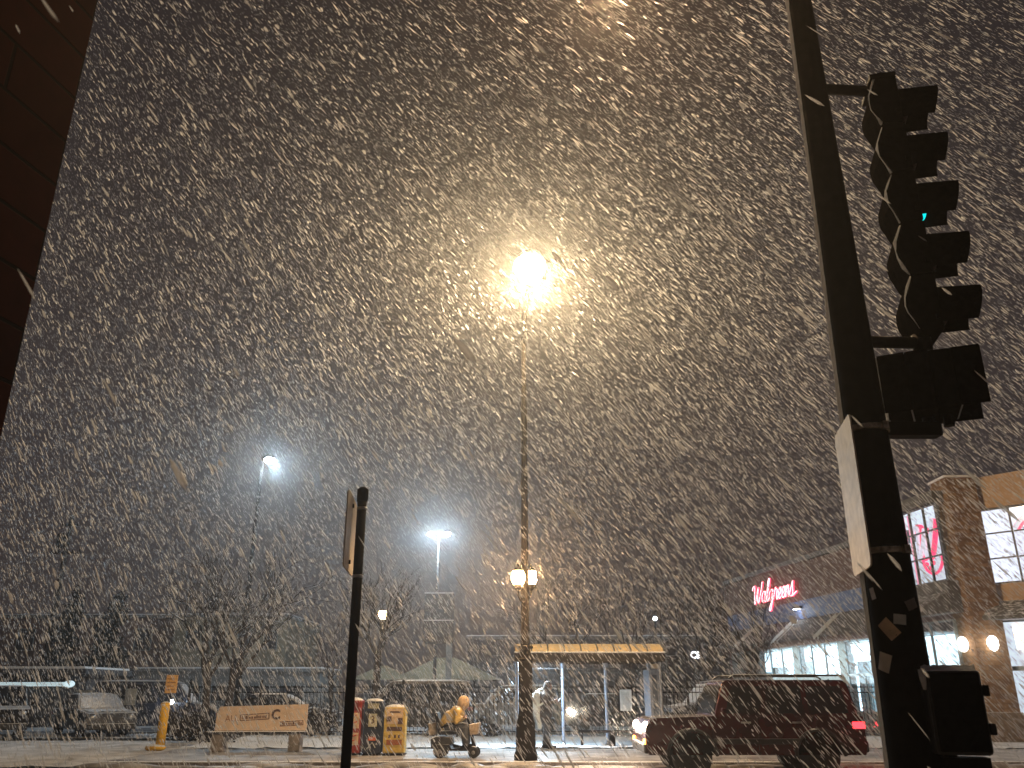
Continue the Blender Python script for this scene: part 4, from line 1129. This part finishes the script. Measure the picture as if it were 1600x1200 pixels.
# hip roofed pavilion
hp = thing('pavilion', 'low pavilion with a snowy hip roof left of the street lamp', 'building', (-5.7, 60, 0))
b = MB(); b.box(-4.3, 4.3, 0, 6, 0, 2.35); b.build('wall', M['grey_wall'], hp)
b = MB()
def hip(b, x0, x1, y0, y1, z0, z1, r0, r1):
    A = [b.v(p) for p in ((x0, y0, z0), (x1, y0, z0), (x1, y1, z0), (x0, y1, z0))]; ym = (y0 + y1) / 2
    T = [b.v((r0, ym, z1)), b.v((r1, ym, z1))]
    b.face([A[0], A[1], T[1], T[0]]); b.face([A[1], A[2], T[1]]); b.face([A[2], A[3], T[0], T[1]]); b.face([A[3], A[0], T[0]]); b.face(A[::-1])
hip(b, -2.4, 5.0, -.6, 6.5, 2.36, 3.9, .3, 1.6); hip(b, -5.2, -1.2, -1.2, 3.5, 2.36, 3.3, -3.4, -3.0)
b.build('roof', mat('pavilion_roof', (.15, .115, .065), .8, .2, 2), hp)
b = MB()
for x in (-3, -.5, 2): b.box(x, x + 1.6, -.02, .01, .9, 1.9)
b.build('window', M['dark_pane'], hp)
# pylon sign on post
py = thing('pylon_sign', 'dim blank sign panel edged with snow on a grey post behind the pavilion lamps', 'sign', (-3.75, 52, 0))
b = MB(); b.box(-.17, .17, -.12, .12, 0, 7.0); b.build('post', mat('pylon_grey', (.30, .34, .36), .6, .2, 4, .2), py)
b = MB(); b.box(-1.55, .25, -.14, .14, 4.3, 6.9 + .3); bd = b.build('panel', M['dark_pane'], py)
b = MB(); b.box(-1.56, .24, -.18, .12, 7.2, 7.27); b.box(-1.56, .26, -.20, -.13, 5.60, 5.66); b.build('snow', M['snow'], py)
# small lit letters on the far building
cbs = thing('letter_sign', 'small dark sign box with glowing white letters far right of the shelter', 'sign', (16.15, 77, 4.55))
b = MB(); b.box(-.75, .95, -.2, .1, -.5, .5); b.build('case', mat('sign_navy', (.03, .05, .08), .5), cbs, bevel=.03)
text_mesh('CB', .78, 'letters', emit('white_letters', (.9, .95, 1.0), 5), cbs, on_wall(0, -.215, .05), .01, .02)
fl = thing('distant_lamp', 'tiny white lamp in the dark above the right end of the shelter roof', 'street lamp', (12.6, 76, 0))
b = MB(); b.tube([(0, 0, 0), (0, 0, 7.6)], [.1, .06], 8); b.build('shaft', M['black_metal'], fl)
b = MB(); b.sphere((0, -.1, 7.65), .16, 10, 6); b.build('globe', M['lens_cool'], fl, smooth=True)

# ================================================================ THE STORE
st = thing('drugstore', 'corner drugstore with a glass entrance tower, stone pier and red script signs', 'store', (0, 0, 0))
SF = frame((18.58 - .144 * 47, 47, 0.1), (.144, -1))     # side wall frame: x from far end to near
def sx_(Y): return (47 - Y) * 1.0103
LEN = sx_(28.15)
def side_part(name, m, fn, parent=None, bevel=0, smooth=False):
    b = MB(); fn(b)
    if parent is None: return b.build(name, m, st, bevel, smooth, matrix=SF)
    return b.build(name, m, parent, bevel, smooth)
wallfn = lambda b: [b.box(0, sx_(43.6), 0, .3, 0, 3.45), b.box(sx_(43.6), sx_(35.9), 0, .3, 0, 2.12),
                    b.box(sx_(39.9), sx_(39.4), 0, .3, 2.12, 3.45), b.box(sx_(35.9), sx_(35.4), 0, .3, 0, 3.45), b.box(sx_(33.0), sx_(31.2), 0, .3, 0, 3.45), b.box(sx_(35.4), sx_(33.0), 0, .3, 0, .75)]
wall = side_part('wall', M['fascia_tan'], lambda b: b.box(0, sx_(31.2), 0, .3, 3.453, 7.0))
side_part('window_wall', mat('grey_green_wall', (0.13, 0.15, 0.145), .8, .15, 3), wallfn)
side_part('blue_band', M['fascia_blue'], lambda b: b.box(0, sx_(31.2), -.06, -.003, 4.55, 5.35), bevel=.01)
rf = side_part('roof', M['grey_wall'], lambda b: b.box(-.1, sx_(31.2), -.15, 16, 7.003, 7.22), bevel=.03)
side_part('back_wall', M['fascia_tan'], lambda b: b.box(-.3, -.003, 0, 16, 0, 7.0))
# awnings
for y0, y1 in ((46.2, 43.9), (43.4, 39.6), (38.9, 35.6), (35.2, 31.4)):
    x0, x1 = sx_(y0), sx_(y1)
    aw = side_part('awning', M['awning'], lambda b: b.prism([(x0, 0), (x1, 0)] if False else [(x0, 3.58), (x1, 3.58), (x1, 3.62), (x0, 3.62)], -1.1, -1.06))
    b = MB()
    b.loft([[(x0, -.07, 4.52), (x0, -1.15, 3.62), (x0, -1.15, 3.56), (x0, -.07, 4.46)], [(x1, -.07, 4.52), (x1, -1.15, 3.62), (x1, -1.15, 3.56), (x1, -.07, 4.46)]])
    b.build('cover', M['awning'], aw)
    b = MB()
    for xx in (x0 - .06, x1 + .01):
        b.loft([[(xx, -.065, 4.56), (xx, -1.18, 3.64), (xx, -1.18, 3.5), (xx, -.065, 4.40)], [(xx + .05, -.065, 4.56), (xx + .05, -1.18, 3.64), (xx + .05, -1.18, 3.5), (xx + .05, -.065, 4.40)]])
    b.build('edge', M['awning_edge'], aw)  # light showing at the open awning ends, painted as pale bars
# floodlight above the awnings
flo = side_part('wall_flood', M['black_metal'], lambda b: b.box(sx_(38.9), sx_(38.4), -.3, -.065, 5.0, 5.1), bevel=.01)
b = MB(); b.box(sx_(38.85), sx_(38.45), -.29, -.1, 4.975, 4.998); b.build('lens', emit('flood_lens', (.9, .95, 1), 14), flo)
def spot_at(p, power, color, size, parent=st):
    l = bpy.data.lights.new('wall_light', 'POINT'); l.energy = power; l.color = color; l.shadow_soft_size = size
    o = bpy.data.objects.new('wall_light', l); COL.objects.link(o); o.location = SF @ Vector(p); o.parent = parent
spot_at((sx_(38.65), -.55, 4.93), 22, (.85, .92, 1.0), .15)
# interior: back panel glows in place of room lights, behind shelves of goods
M['store_glow'] = emit('store_glow', (.93, .99, 1.0), 3.4, .35, 1.4)
M['store_glow2'] = emit('store_glow2', (1.0, .92, .95), 1.35, .25, 1.0)
side_part('interior_panel', M['store_glow'], lambda b: b.box(.5, sx_(30.2), 1.6, 1.65, .4, 3.44))
side_part('ceiling_panel', M['inner_wall'], lambda b: b.box(.2, sx_(30.2), .31, 1.6, 3.46, 3.5))
side_part('floor_panel', M['inner_wall'], lambda b: b.box(.2, sx_(30.2), .31, 1.6, -.02, .02))
def shelves(b):
    rr = random.Random(2)
    x = 1.0
    while x < sx_(30.4):
        w = rr.uniform(.35, .9); h = rr.uniform(1.5, 2.0) if rr.random() < .6 else rr.uniform(2.4, 3.2)
        b.box(x, x + w, rr.uniform(.7, 1.2), 1.5, .02, h); x += w + rr.uniform(.15, .8)
side_part('shelves', M['goods'], shelves)
# windows in the side wall
def win(x0, x1, z0, z1, cols, rows, parent=st, m=M['mullion'], y=0.05, mtx=SF, bar=.05, gm=None):
    b = MB()
    b.box(x0, x1, y - .04, y + .06, z0, z0 + bar); b.box(x0, x1, y - .04, y + .06, z1 - bar, z1)
    b.box(x0, x0 + bar, y - .04, y + .06, z0 + bar, z1 - bar); b.box(x1 - bar, x1, y - .04, y + .06, z0 + bar, z1 - bar)
    for c in range(1, cols):
        xx = x0 + (x1 - x0) * c / cols; b.box(xx - bar * .4, xx + bar * .4, y - .03, y + .05, z0 + bar, z1 - bar)
    for r_ in range(1, rows):
        zz = z0 + (z1 - z0) * r_ / rows
        for c in range(cols):
            b.box(x0 + (x1 - x0) * c / cols + bar, x0 + (x1 - x0) * (c + 1) / cols - bar * .4, y - .025, y + .045, zz - bar * .4, zz + bar * .4)
    f = b.build('window', m, parent, matrix=mtx)
    b = MB(); b.box(x0 + bar, x1 - bar, y - .003, y + .003, z0 + bar, z1 - bar); b.build('pane', M['glass'], f)
    return f
win(sx_(43.6), sx_(39.9), 2.12, 3.45, 3, 1)
win(sx_(39.4), sx_(35.9), 2.12, 3.45, 3, 1)
win(sx_(35.4), sx_(33.0), 2.12, 3.45, 1, 1)
win(sx_(35.4), sx_(33.0), .75, 2.12, 2, 1)
win(sx_(31.0), sx_(28.35), 2.25, 3.75, 2, 1)
# entrance doors
for (ya, yb_) in ((30.75, 29.6), (29.55, 28.4)):
    x0, x1 = sx_(ya), sx_(yb_)
    b = MB()
    for (a0, a1, c0, c1) in ((x0, x1, 0.02, .28), (x0, x1, 2.1, 2.2), (x0, x0 + .07, .28, 2.1), (x1 - .07, x1, .28, 2.1), (x0 + .07, x1 - .07, 1.0, 1.08)): b.box(a0, a1, .05, .11, c0, c1)
    d = b.build('door', mat('door_teal', (.16, .28, .28), .5), st, matrix=SF)
    b = MB(); b.box(x0 + .07, x1 - .07, .07, .08, .28, 2.1); b.build('pane', M['glass'], d)
    b = MB(); b.tube([(x0 + .16, .02, .9), (x0 + .16, .02, 1.3)], .018, 8); b.build('handle', M['steel'], d)
b = MB(); b.box(sx_(29.2), sx_(28.7), .045, .052, 1.35, 1.95); b.build('window_poster', mat('poster_violet', (.16, .14, .22), .7, .5, 20), st, matrix=SF)
# tower
side_part('tower_wall', M['awning'], lambda b: [b.box(sx_(31.2) + .003, LEN, -.12, .3, 3.95, 4.98), b.box(sx_(31.2) + .003, LEN, -.12, .3, 7.62, 8.0), b.box(sx_(31.2) + .003, sx_(30.65), -.12, .3, 4.98, 7.62)])
side_part('tower_canopy', M['awning'], lambda b: b.loft([[(sx_(31.3), -.125, 4.6), (sx_(31.3), -1.4, 3.95), (sx_(31.3), -1.4, 3.8), (sx_(31.3), -.125, 3.96)], [(sx_(28.2), -.125, 4.6), (sx_(28.2), -1.4, 3.95), (sx_(28.2), -1.4, 3.8), (sx_(28.2), -.125, 3.96)]]))
side_part('tower_glow', M['store_glow2'], lambda b: b.box(sx_(36), sx_(28.6), 1.9, 1.95, 4.3, 8.3))
tw = win(sx_(30.65), sx_(28.2), 4.98, 7.62, 3, 3, m=M['dark_mullion'], bar=.06)
NEON = emit('neon_red', (1.0, .05, .13), 2.6)
NEONP = emit('neon_pink', (1.0, .30, .38), 2.0)
NEONW = emit('neon_white', (1.0, .75, .78), 3)
def smooth_path(P, n=6):
    P = [Vector((p[0], p[1], 0)) for p in P]; out = []
    for i in range(len(P) - 1):
        p0 = P[max(i - 1, 0)]; p1 = P[i]; p2 = P[i + 1]; p3 = P[min(i + 2, len(P) - 1)]
        for k in range(n):
            t = k / n
            out.append(.5 * ((2 * p1) + (p2 - p0) * t + (2 * p0 - 5 * p1 + 4 * p2 - p3) * t * t + (3 * p1 - p0 - 3 * p2 + p3) * t ** 3))
    out.append(P[-1]); return out
GLY = {'W': ([(-.12, 1.35), (.0, 1.62), (.2, 1.72), (.36, 1.55), (.36, .9), (.42, .15), (.55, .02), (.78, .6), (.98, 1.5), (1.0, .8), (1.06, .12), (1.2, .02), (1.42, .55), (1.62, 1.35), (1.72, 1.95)], 1.75),
 'a': ([(.68, .86), (.4, 1.0), (.12, .72), (.1, .25), (.3, 0), (.52, .25), (.7, .95), (.66, .3), (.76, 0), (.95, .25)], .88),
 'l': ([(0, .25), (.3, 1.2), (.42, 1.95), (.26, 2.0), (.15, 1.4), (.15, .3), (.3, 0), (.5, .25)], .46),
 'g': ([(.66, .86), (.4, 1.0), (.12, .72), (.1, .25), (.3, 0), (.52, .25), (.68, .95), (.62, -.3), (.42, -.9), (.22, -.75), (.5, -.2), (.95, .25)], .9),
 'r': ([(0, .25), (.2, .95), (.22, 1.1), (.35, .92), (.56, .92), (.5, .3), (.6, 0), (.8, .25)], .74),
 'e': ([(0, .25), (.4, .5), (.48, .85), (.34, 1.0), (.15, .8), (.12, .3), (.3, 0), (.62, .25)], .60),
 'n': ([(0, .25), (.14, 1.0), (.12, 0.0), (.2, .6), (.4, 1.0), (.52, .8), (.52, .2), (.64, 0), (.8, .25)], .76),
 's': ([(0, .25), (.38, 1.25), (.42, .85), (.52, .35), (.38, .02), (.1, .02), (.5, .02), (1.1, .3)], 1.0)}
def script(b, word, s_h, s_v, r, ox=0, oz=0, y=-.1, shear=.28):
    x = 0
    for ch in word:
        P, adv = GLY[ch]
        pts = [(ox + (x + p.x + p.y * shear) * s_h, y, oz + p.y * s_v) for p in smooth_path(P)]
        b.tube(pts, r, 6); x += adv
    return x
# the shop's script sign, a lit sign fixed to the wall: its own thing
sgn = thing('neon_sign', 'glowing red script store sign on the brown side wall', 'sign', (0, 0, 0))
b = MB(); script(b, 'Walgreens', .62, .50, .042, sx_(43.35), 5.62, -.14); b.build('letters', NEON, sgn, smooth=True, matrix=SF)
b = MB(); script(b, 'Walgreens', .62, .50, .018, sx_(43.35), 5.62, -.19); b.build('tubes', NEONW, sgn, smooth=True, matrix=SF)
b = MB(); 
for k in range(6): b.box(sx_(43.2) + k * .9, sx_(43.2) + k * .9 + .04, -.12, -.002, 5.75, 5.8)
b.build('standoff', M['black_metal'], sgn, matrix=SF)
spot_at((sx_(40.8), -.8, 6.0), 12, (1, .08, .15), .5, sgn)
# W emblem inside the tower glass
em = thing('neon_emblem', 'red and white letter emblem glowing behind the tower window left of the pier', 'sign', (0, 0, 0))
b = MB(); cx0 = sx_(30.05); script(b, 'W', .62, .62, .14, cx0 - .28, 6.0, .5, .18); b.build('letter_outline', NEON, em, smooth=True, matrix=SF)
b = MB(); script(b, 'W', .62, .62, .075, cx0 - .28, 6.0, .36, .18); b.build('letter_face', emit('pink_white', (1, .8, .84), 1.3), em, smooth=True, matrix=SF)
b = MB()
pts = [(cx0 + .35 + .55 * math.cos(a_), 0.6, 5.95 + .55 * math.sin(a_)) for a_ in [math.pi + math.pi * k / 12 for k in range(13)]]
b.tube(pts, .05, 6)
for (dx, dz) in ((.12, .22), (.5, .22), (.3, -.05)): b.sphere((cx0 + dx, .5, 5.62 + dz * .6), .08, 8, 6)
b.build('bowl', NEON, em, smooth=True, matrix=SF)
b = MB()
for x in (sx_(30.55), sx_(30.3)): b.tube([(x, .3, 5.0), (x, .3, 7.55)], .03, 6)
b.build('edge_tube', NEONP, em, matrix=SF)
# pier
b = MB(); b.box(14.85, 15.87, 27.9, 29.0, 0.1, 8.5); b.build('pier', M['stone_block'], st)
b = MB(); b.box(14.79, 15.93, 27.84, 29.06, 0.1, 1.0); b.build('pier_base', M['stone'], st, bevel=.02)
b = MB(); b.box(14.80, 15.92, 27.85, 29.05, 8.5, 8.58); b.build('pier_cap', M['snow'], st, bevel=.02)
for (x, y) in ((14.84, 28.35), (15.32, 27.89)):
    b = MB(); b.sphere((x - (.16 if x < 15 else 0), y - (0 if x < 15 else .16), 3.05), .24, 16, 10, (.7, .7, 1.0)); sc_ = b.build('sconce', emit('sconce', (1.0, .97, .9), 9), st, smooth=True)
    b = MB(); b.cbox((x, y, 3.05), (.12, .12, .3)); b.build('sconce_base', M['black_metal'], st)
    point('wall_light', (x - (.5 if x < 15 else 0), y - (0 if x < 15 else .5), 3.05), (1, .92, .8), 14, .15, st)
# chamfered front with the big sign window
CF = frame((15.93, 28.35, 0.1), (.67, -.74))
def cf(name, m, fn, bevel=0, smooth=False, parent=st):
    b = MB(); fn(b); return b.build(name, m, parent, bevel, smooth, matrix=CF)
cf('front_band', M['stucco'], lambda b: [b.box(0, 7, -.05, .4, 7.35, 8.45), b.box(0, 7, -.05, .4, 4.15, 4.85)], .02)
cf('front_canopy', M['awning'], lambda b: b.loft([[(.0, -.055, 4.3), (.0, -1.2, 3.75), (.0, -1.2, 3.65), (.0, -.055, 3.7)], [(7, -.055, 4.3), (7, -1.2, 3.75), (7, -1.2, 3.65), (7, -.055, 3.7)]]))
cf('front_glow', M['store_glow2'], lambda b: b.box(-1.3, 7, 1.9, 1.95, .5, 7.9))
win(0, 7, 4.85, 7.35, 7, 3, m=M['dark_mullion'], mtx=CF, bar=.055)
win(0, 7, 2.2, 3.7, 6, 1, mtx=CF, bar=.07)
win(0, 7, .1, 2.2, 6, 1, mtx=CF, bar=.07)
cf('shelves', M['goods'], lambda b: [b.box(.3 + k * 1.1, .9 + k * 1.1, .8, 1.4, .02, 1.7) for k in range(6)])
em2 = thing('neon_emblem', 'start of a large red letter cut off by the right edge, right of the pier', 'sign', (0, 0, 0))
b = MB(); script(b, 'W', 1.5, .95, .12, .95, 5.35, .45, .12); b.build('letter_outline', NEON, em2, smooth=True, matrix=CF)
b = MB(); script(b, 'W', 1.5, .95, .07, .95, 5.35, .32, .12); b.build('letter_face', emit('pink_white2', (1, .82, .86), 1.3), em2, smooth=True, matrix=CF)
for p, e in (((0, 0, 0), 0),): pass
lA = bpy.data.lights.new('window_spill', 'AREA'); lA.shape = 'RECTANGLE'; lA.size = 10; lA.size_y = 1.6; lA.energy = 210; lA.color = (.85, .96, 1)
lo = bpy.data.objects.new('window_spill', lA); COL.objects.link(lo); lo.parent = st
lo.matrix_basis = SF @ Matrix.Translation((sx_(37.5), -.15, 2.6)) @ Matrix.Rotation(R(90), 4, 'X')

# ================================================================ FALLING SNOW (wind-driven clumps)
def falling_snow(n=235000, seed=12):
    rng = np.random.default_rng(seed)
    X0, X1, Y0, Y1, Z0, Z1 = -22, 22, .9, 34, .1, 23
    P = np.stack([rng.uniform(X0, X1, n * 3), rng.uniform(Y0, Y1, n * 3), rng.uniform(Z0, Z1, n * 3)], 1)
    # only where this street corner can be seen from (with room to step aside)
    k = (np.abs(P[:, 0]) < 2.2 + .75 * P[:, 1]) & (P[:, 2] < 3.2 + 1.15 * P[:, 1])
    k &= ~((P[:, 0] < -1.2 - .25 * (2.7 - P[:, 1])) & (P[:, 1] < 2.9))
    k &= ~((P[:, 0] > .1) & (P[:, 0] < 4.2) & (P[:, 1] > 24.2) & (P[:, 1] < 26.4) & (P[:, 2] < 2.9))
    k &= ~((P[:, 0] > 13.8) & (P[:, 1] > 27.5))
    P = P[k]
    dist = np.linalg.norm(P - [0, 0, 1.6], axis=1)
    P = P[rng.random(len(P)) < np.clip(dist / 12, .3, 1) ** 1.2][:n]; n = len(P)
    d = np.tile(np.array([[.70, -.25, -1.0]]), (n, 1)) + rng.normal(0, .045, (n, 3))
    # slow swirls bend neighbouring clumps together
    d[:, 0] += .08 * np.sin(P[:, 1] * .9 + P[:, 2] * .7); d[:, 1] += .08 * np.sin(P[:, 0] * .8 + P[:, 2] * .5)
    d /= np.linalg.norm(d, axis=1)[:, None]
    u = np.cross(d, rng.normal(size=(n, 3))); u /= np.linalg.norm(u, axis=1)[:, None]
    w = np.cross(d, u)
    L = (rng.uniform(.07, .20, n) * rng.choice([.5, 1, 1.3], n, p=[.35, .5, .15]))[:, None]
    near = np.clip(np.linalg.norm(P - [0, 0, 1.6], axis=1) / 5, .6, 1)[:, None]
    L = L * near
    r = np.clip(rng.lognormal(math.log(.0054), .45, n), .0030, .018)[:, None] * near ** .5
    parts = [P - d * L * .5]
    for t, q in ((-.22, .8), (.22, 1.0)):
        c = P + d * L * t
        for a_ in (0, 2 * math.pi / 3, 4 * math.pi / 3):
            parts.append(c + (u * math.cos(a_) + w * math.sin(a_)) * r * q)
    parts.append(P + d * L * .5)
    V = np.stack(parts, 1).reshape(-1, 3)       # 8 verts per clump
    F = []
    for i in range(3):
        j = (i + 1) % 3
        F += [(0, 1 + j, 1 + i), (1 + i, 1 + j, 4 + j), (1 + i, 4 + j, 4 + i), (7, 4 + i, 4 + j)]
    F = np.array(F); nf = len(F)
    A = (F[None] + (np.arange(n) * 8)[:, None, None]).reshape(-1)
    me = bpy.data.meshes.new('falling_snow')
    me.vertices.add(8 * n); me.vertices.foreach_set('co', V.ravel().astype('f'))
    me.loops.add(len(A)); me.loops.foreach_set('vertex_index', A.astype('i'))
    me.polygons.add(nf * n); me.polygons.foreach_set('loop_start', np.arange(0, len(A), 3, dtype='i'))
    me.polygons.foreach_set('use_smooth', np.ones(nf * n, dtype=bool))
    me.update(calc_edges=True)
    m = bpy.data.materials.new('flake'); m.use_nodes = True; nt = m.node_tree; nt.nodes.clear()
    o = nt.nodes.new('ShaderNodeOutputMaterial'); df = nt.nodes.new('ShaderNodeBsdfDiffuse'); tl = nt.nodes.new('ShaderNodeBsdfTranslucent'); mx = nt.nodes.new('ShaderNodeMixShader')
    df.inputs[0].default_value = (.88, .89, .92, 1); tl.inputs[0].default_value = (.88, .89, .92, 1); mx.inputs[0].default_value = .62
    nt.links.new(df.outputs[0], mx.inputs[1]); nt.links.new(tl.outputs[0], mx.inputs[2])
    tr_ = nt.nodes.new('ShaderNodeBsdfTransparent'); m2 = nt.nodes.new('ShaderNodeMixShader'); m2.inputs[0].default_value = .62
    nt.links.new(tr_.outputs[0], m2.inputs[1]); nt.links.new(mx.outputs[0], m2.inputs[2]); nt.links.new(m2.outputs[0], o.inputs[0])
    me.materials.append(m)
    ob = bpy.data.objects.new('falling_snow', me); COL.objects.link(ob)
    return tag(ob, 'wind driven snow falling slantwise through the lamplight', 'snow', kind='stuff')
falling_snow()

# ---------------------------------------------------------------- one object per separate piece
def split_islands(o):
    bm = bmesh.new(); bm.from_mesh(o.data)
    seen = set(); isl = []
    for v in bm.verts:
        if v in seen: continue
        st_ = [v]; seen.add(v); g = [v]
        while st_:
            q = st_.pop()
            for e in q.link_edges:
                w = e.other_vert(q)
                if w not in seen: seen.add(w); st_.append(w); g.append(w)
        isl.append({x.index for x in g})
    bm.free()
    if len(isl) < 2: return
    src = o.data
    for k, ids in enumerate(isl):
        b2 = bmesh.new(); b2.from_mesh(src)
        bmesh.ops.delete(b2, geom=[v for v in b2.verts if v.index not in ids], context='VERTS')
        me = bpy.data.meshes.new(src.name); b2.to_mesh(me); b2.free()
        for m_ in src.materials: me.materials.append(m_)
        if k == 0: o.data = me
        else:
            c = o.copy(); c.data = me; COL.objects.link(c)
SPLIT = {'side_moulding', 'bumper', 'crossarm', 'bolt', 'hinge', 'band_clamp', 'edge', 'roof_rack', 'door_seam', 'door_handle', 'bench_leg', 'turn_signal', 'armrest', 'arch_flare', 'edge_tube', 'stake', 'standoff', 'insulator', 'fascia', 'front_band'}
bpy.context.view_layer.update()
for o in list(COL.objects):
    if o.type == 'MESH' and o.name.split('.')[0] in SPLIT and len(o.data.vertices) < 3000: split_islands(o)

# ================================================================ HAZE
b = MB(); b.box(-165, 165, -55, 195, -1.2, 26)
hm = bpy.data.materials.new('haze'); hm.use_nodes = True; nt = hm.node_tree; nt.nodes.clear()
o_ = nt.nodes.new('ShaderNodeOutputMaterial'); pv = nt.nodes.new('ShaderNodeVolumePrincipled')
pv.inputs['Color'].default_value = (.93, .93, .95, 1); pv.inputs['Density'].default_value = .0030; pv.inputs['Anisotropy'].default_value = .80
nt.links.new(pv.outputs[0], o_.inputs['Volume'])
hz = b.build('haze', hm); hz['kind'] = 'stuff'
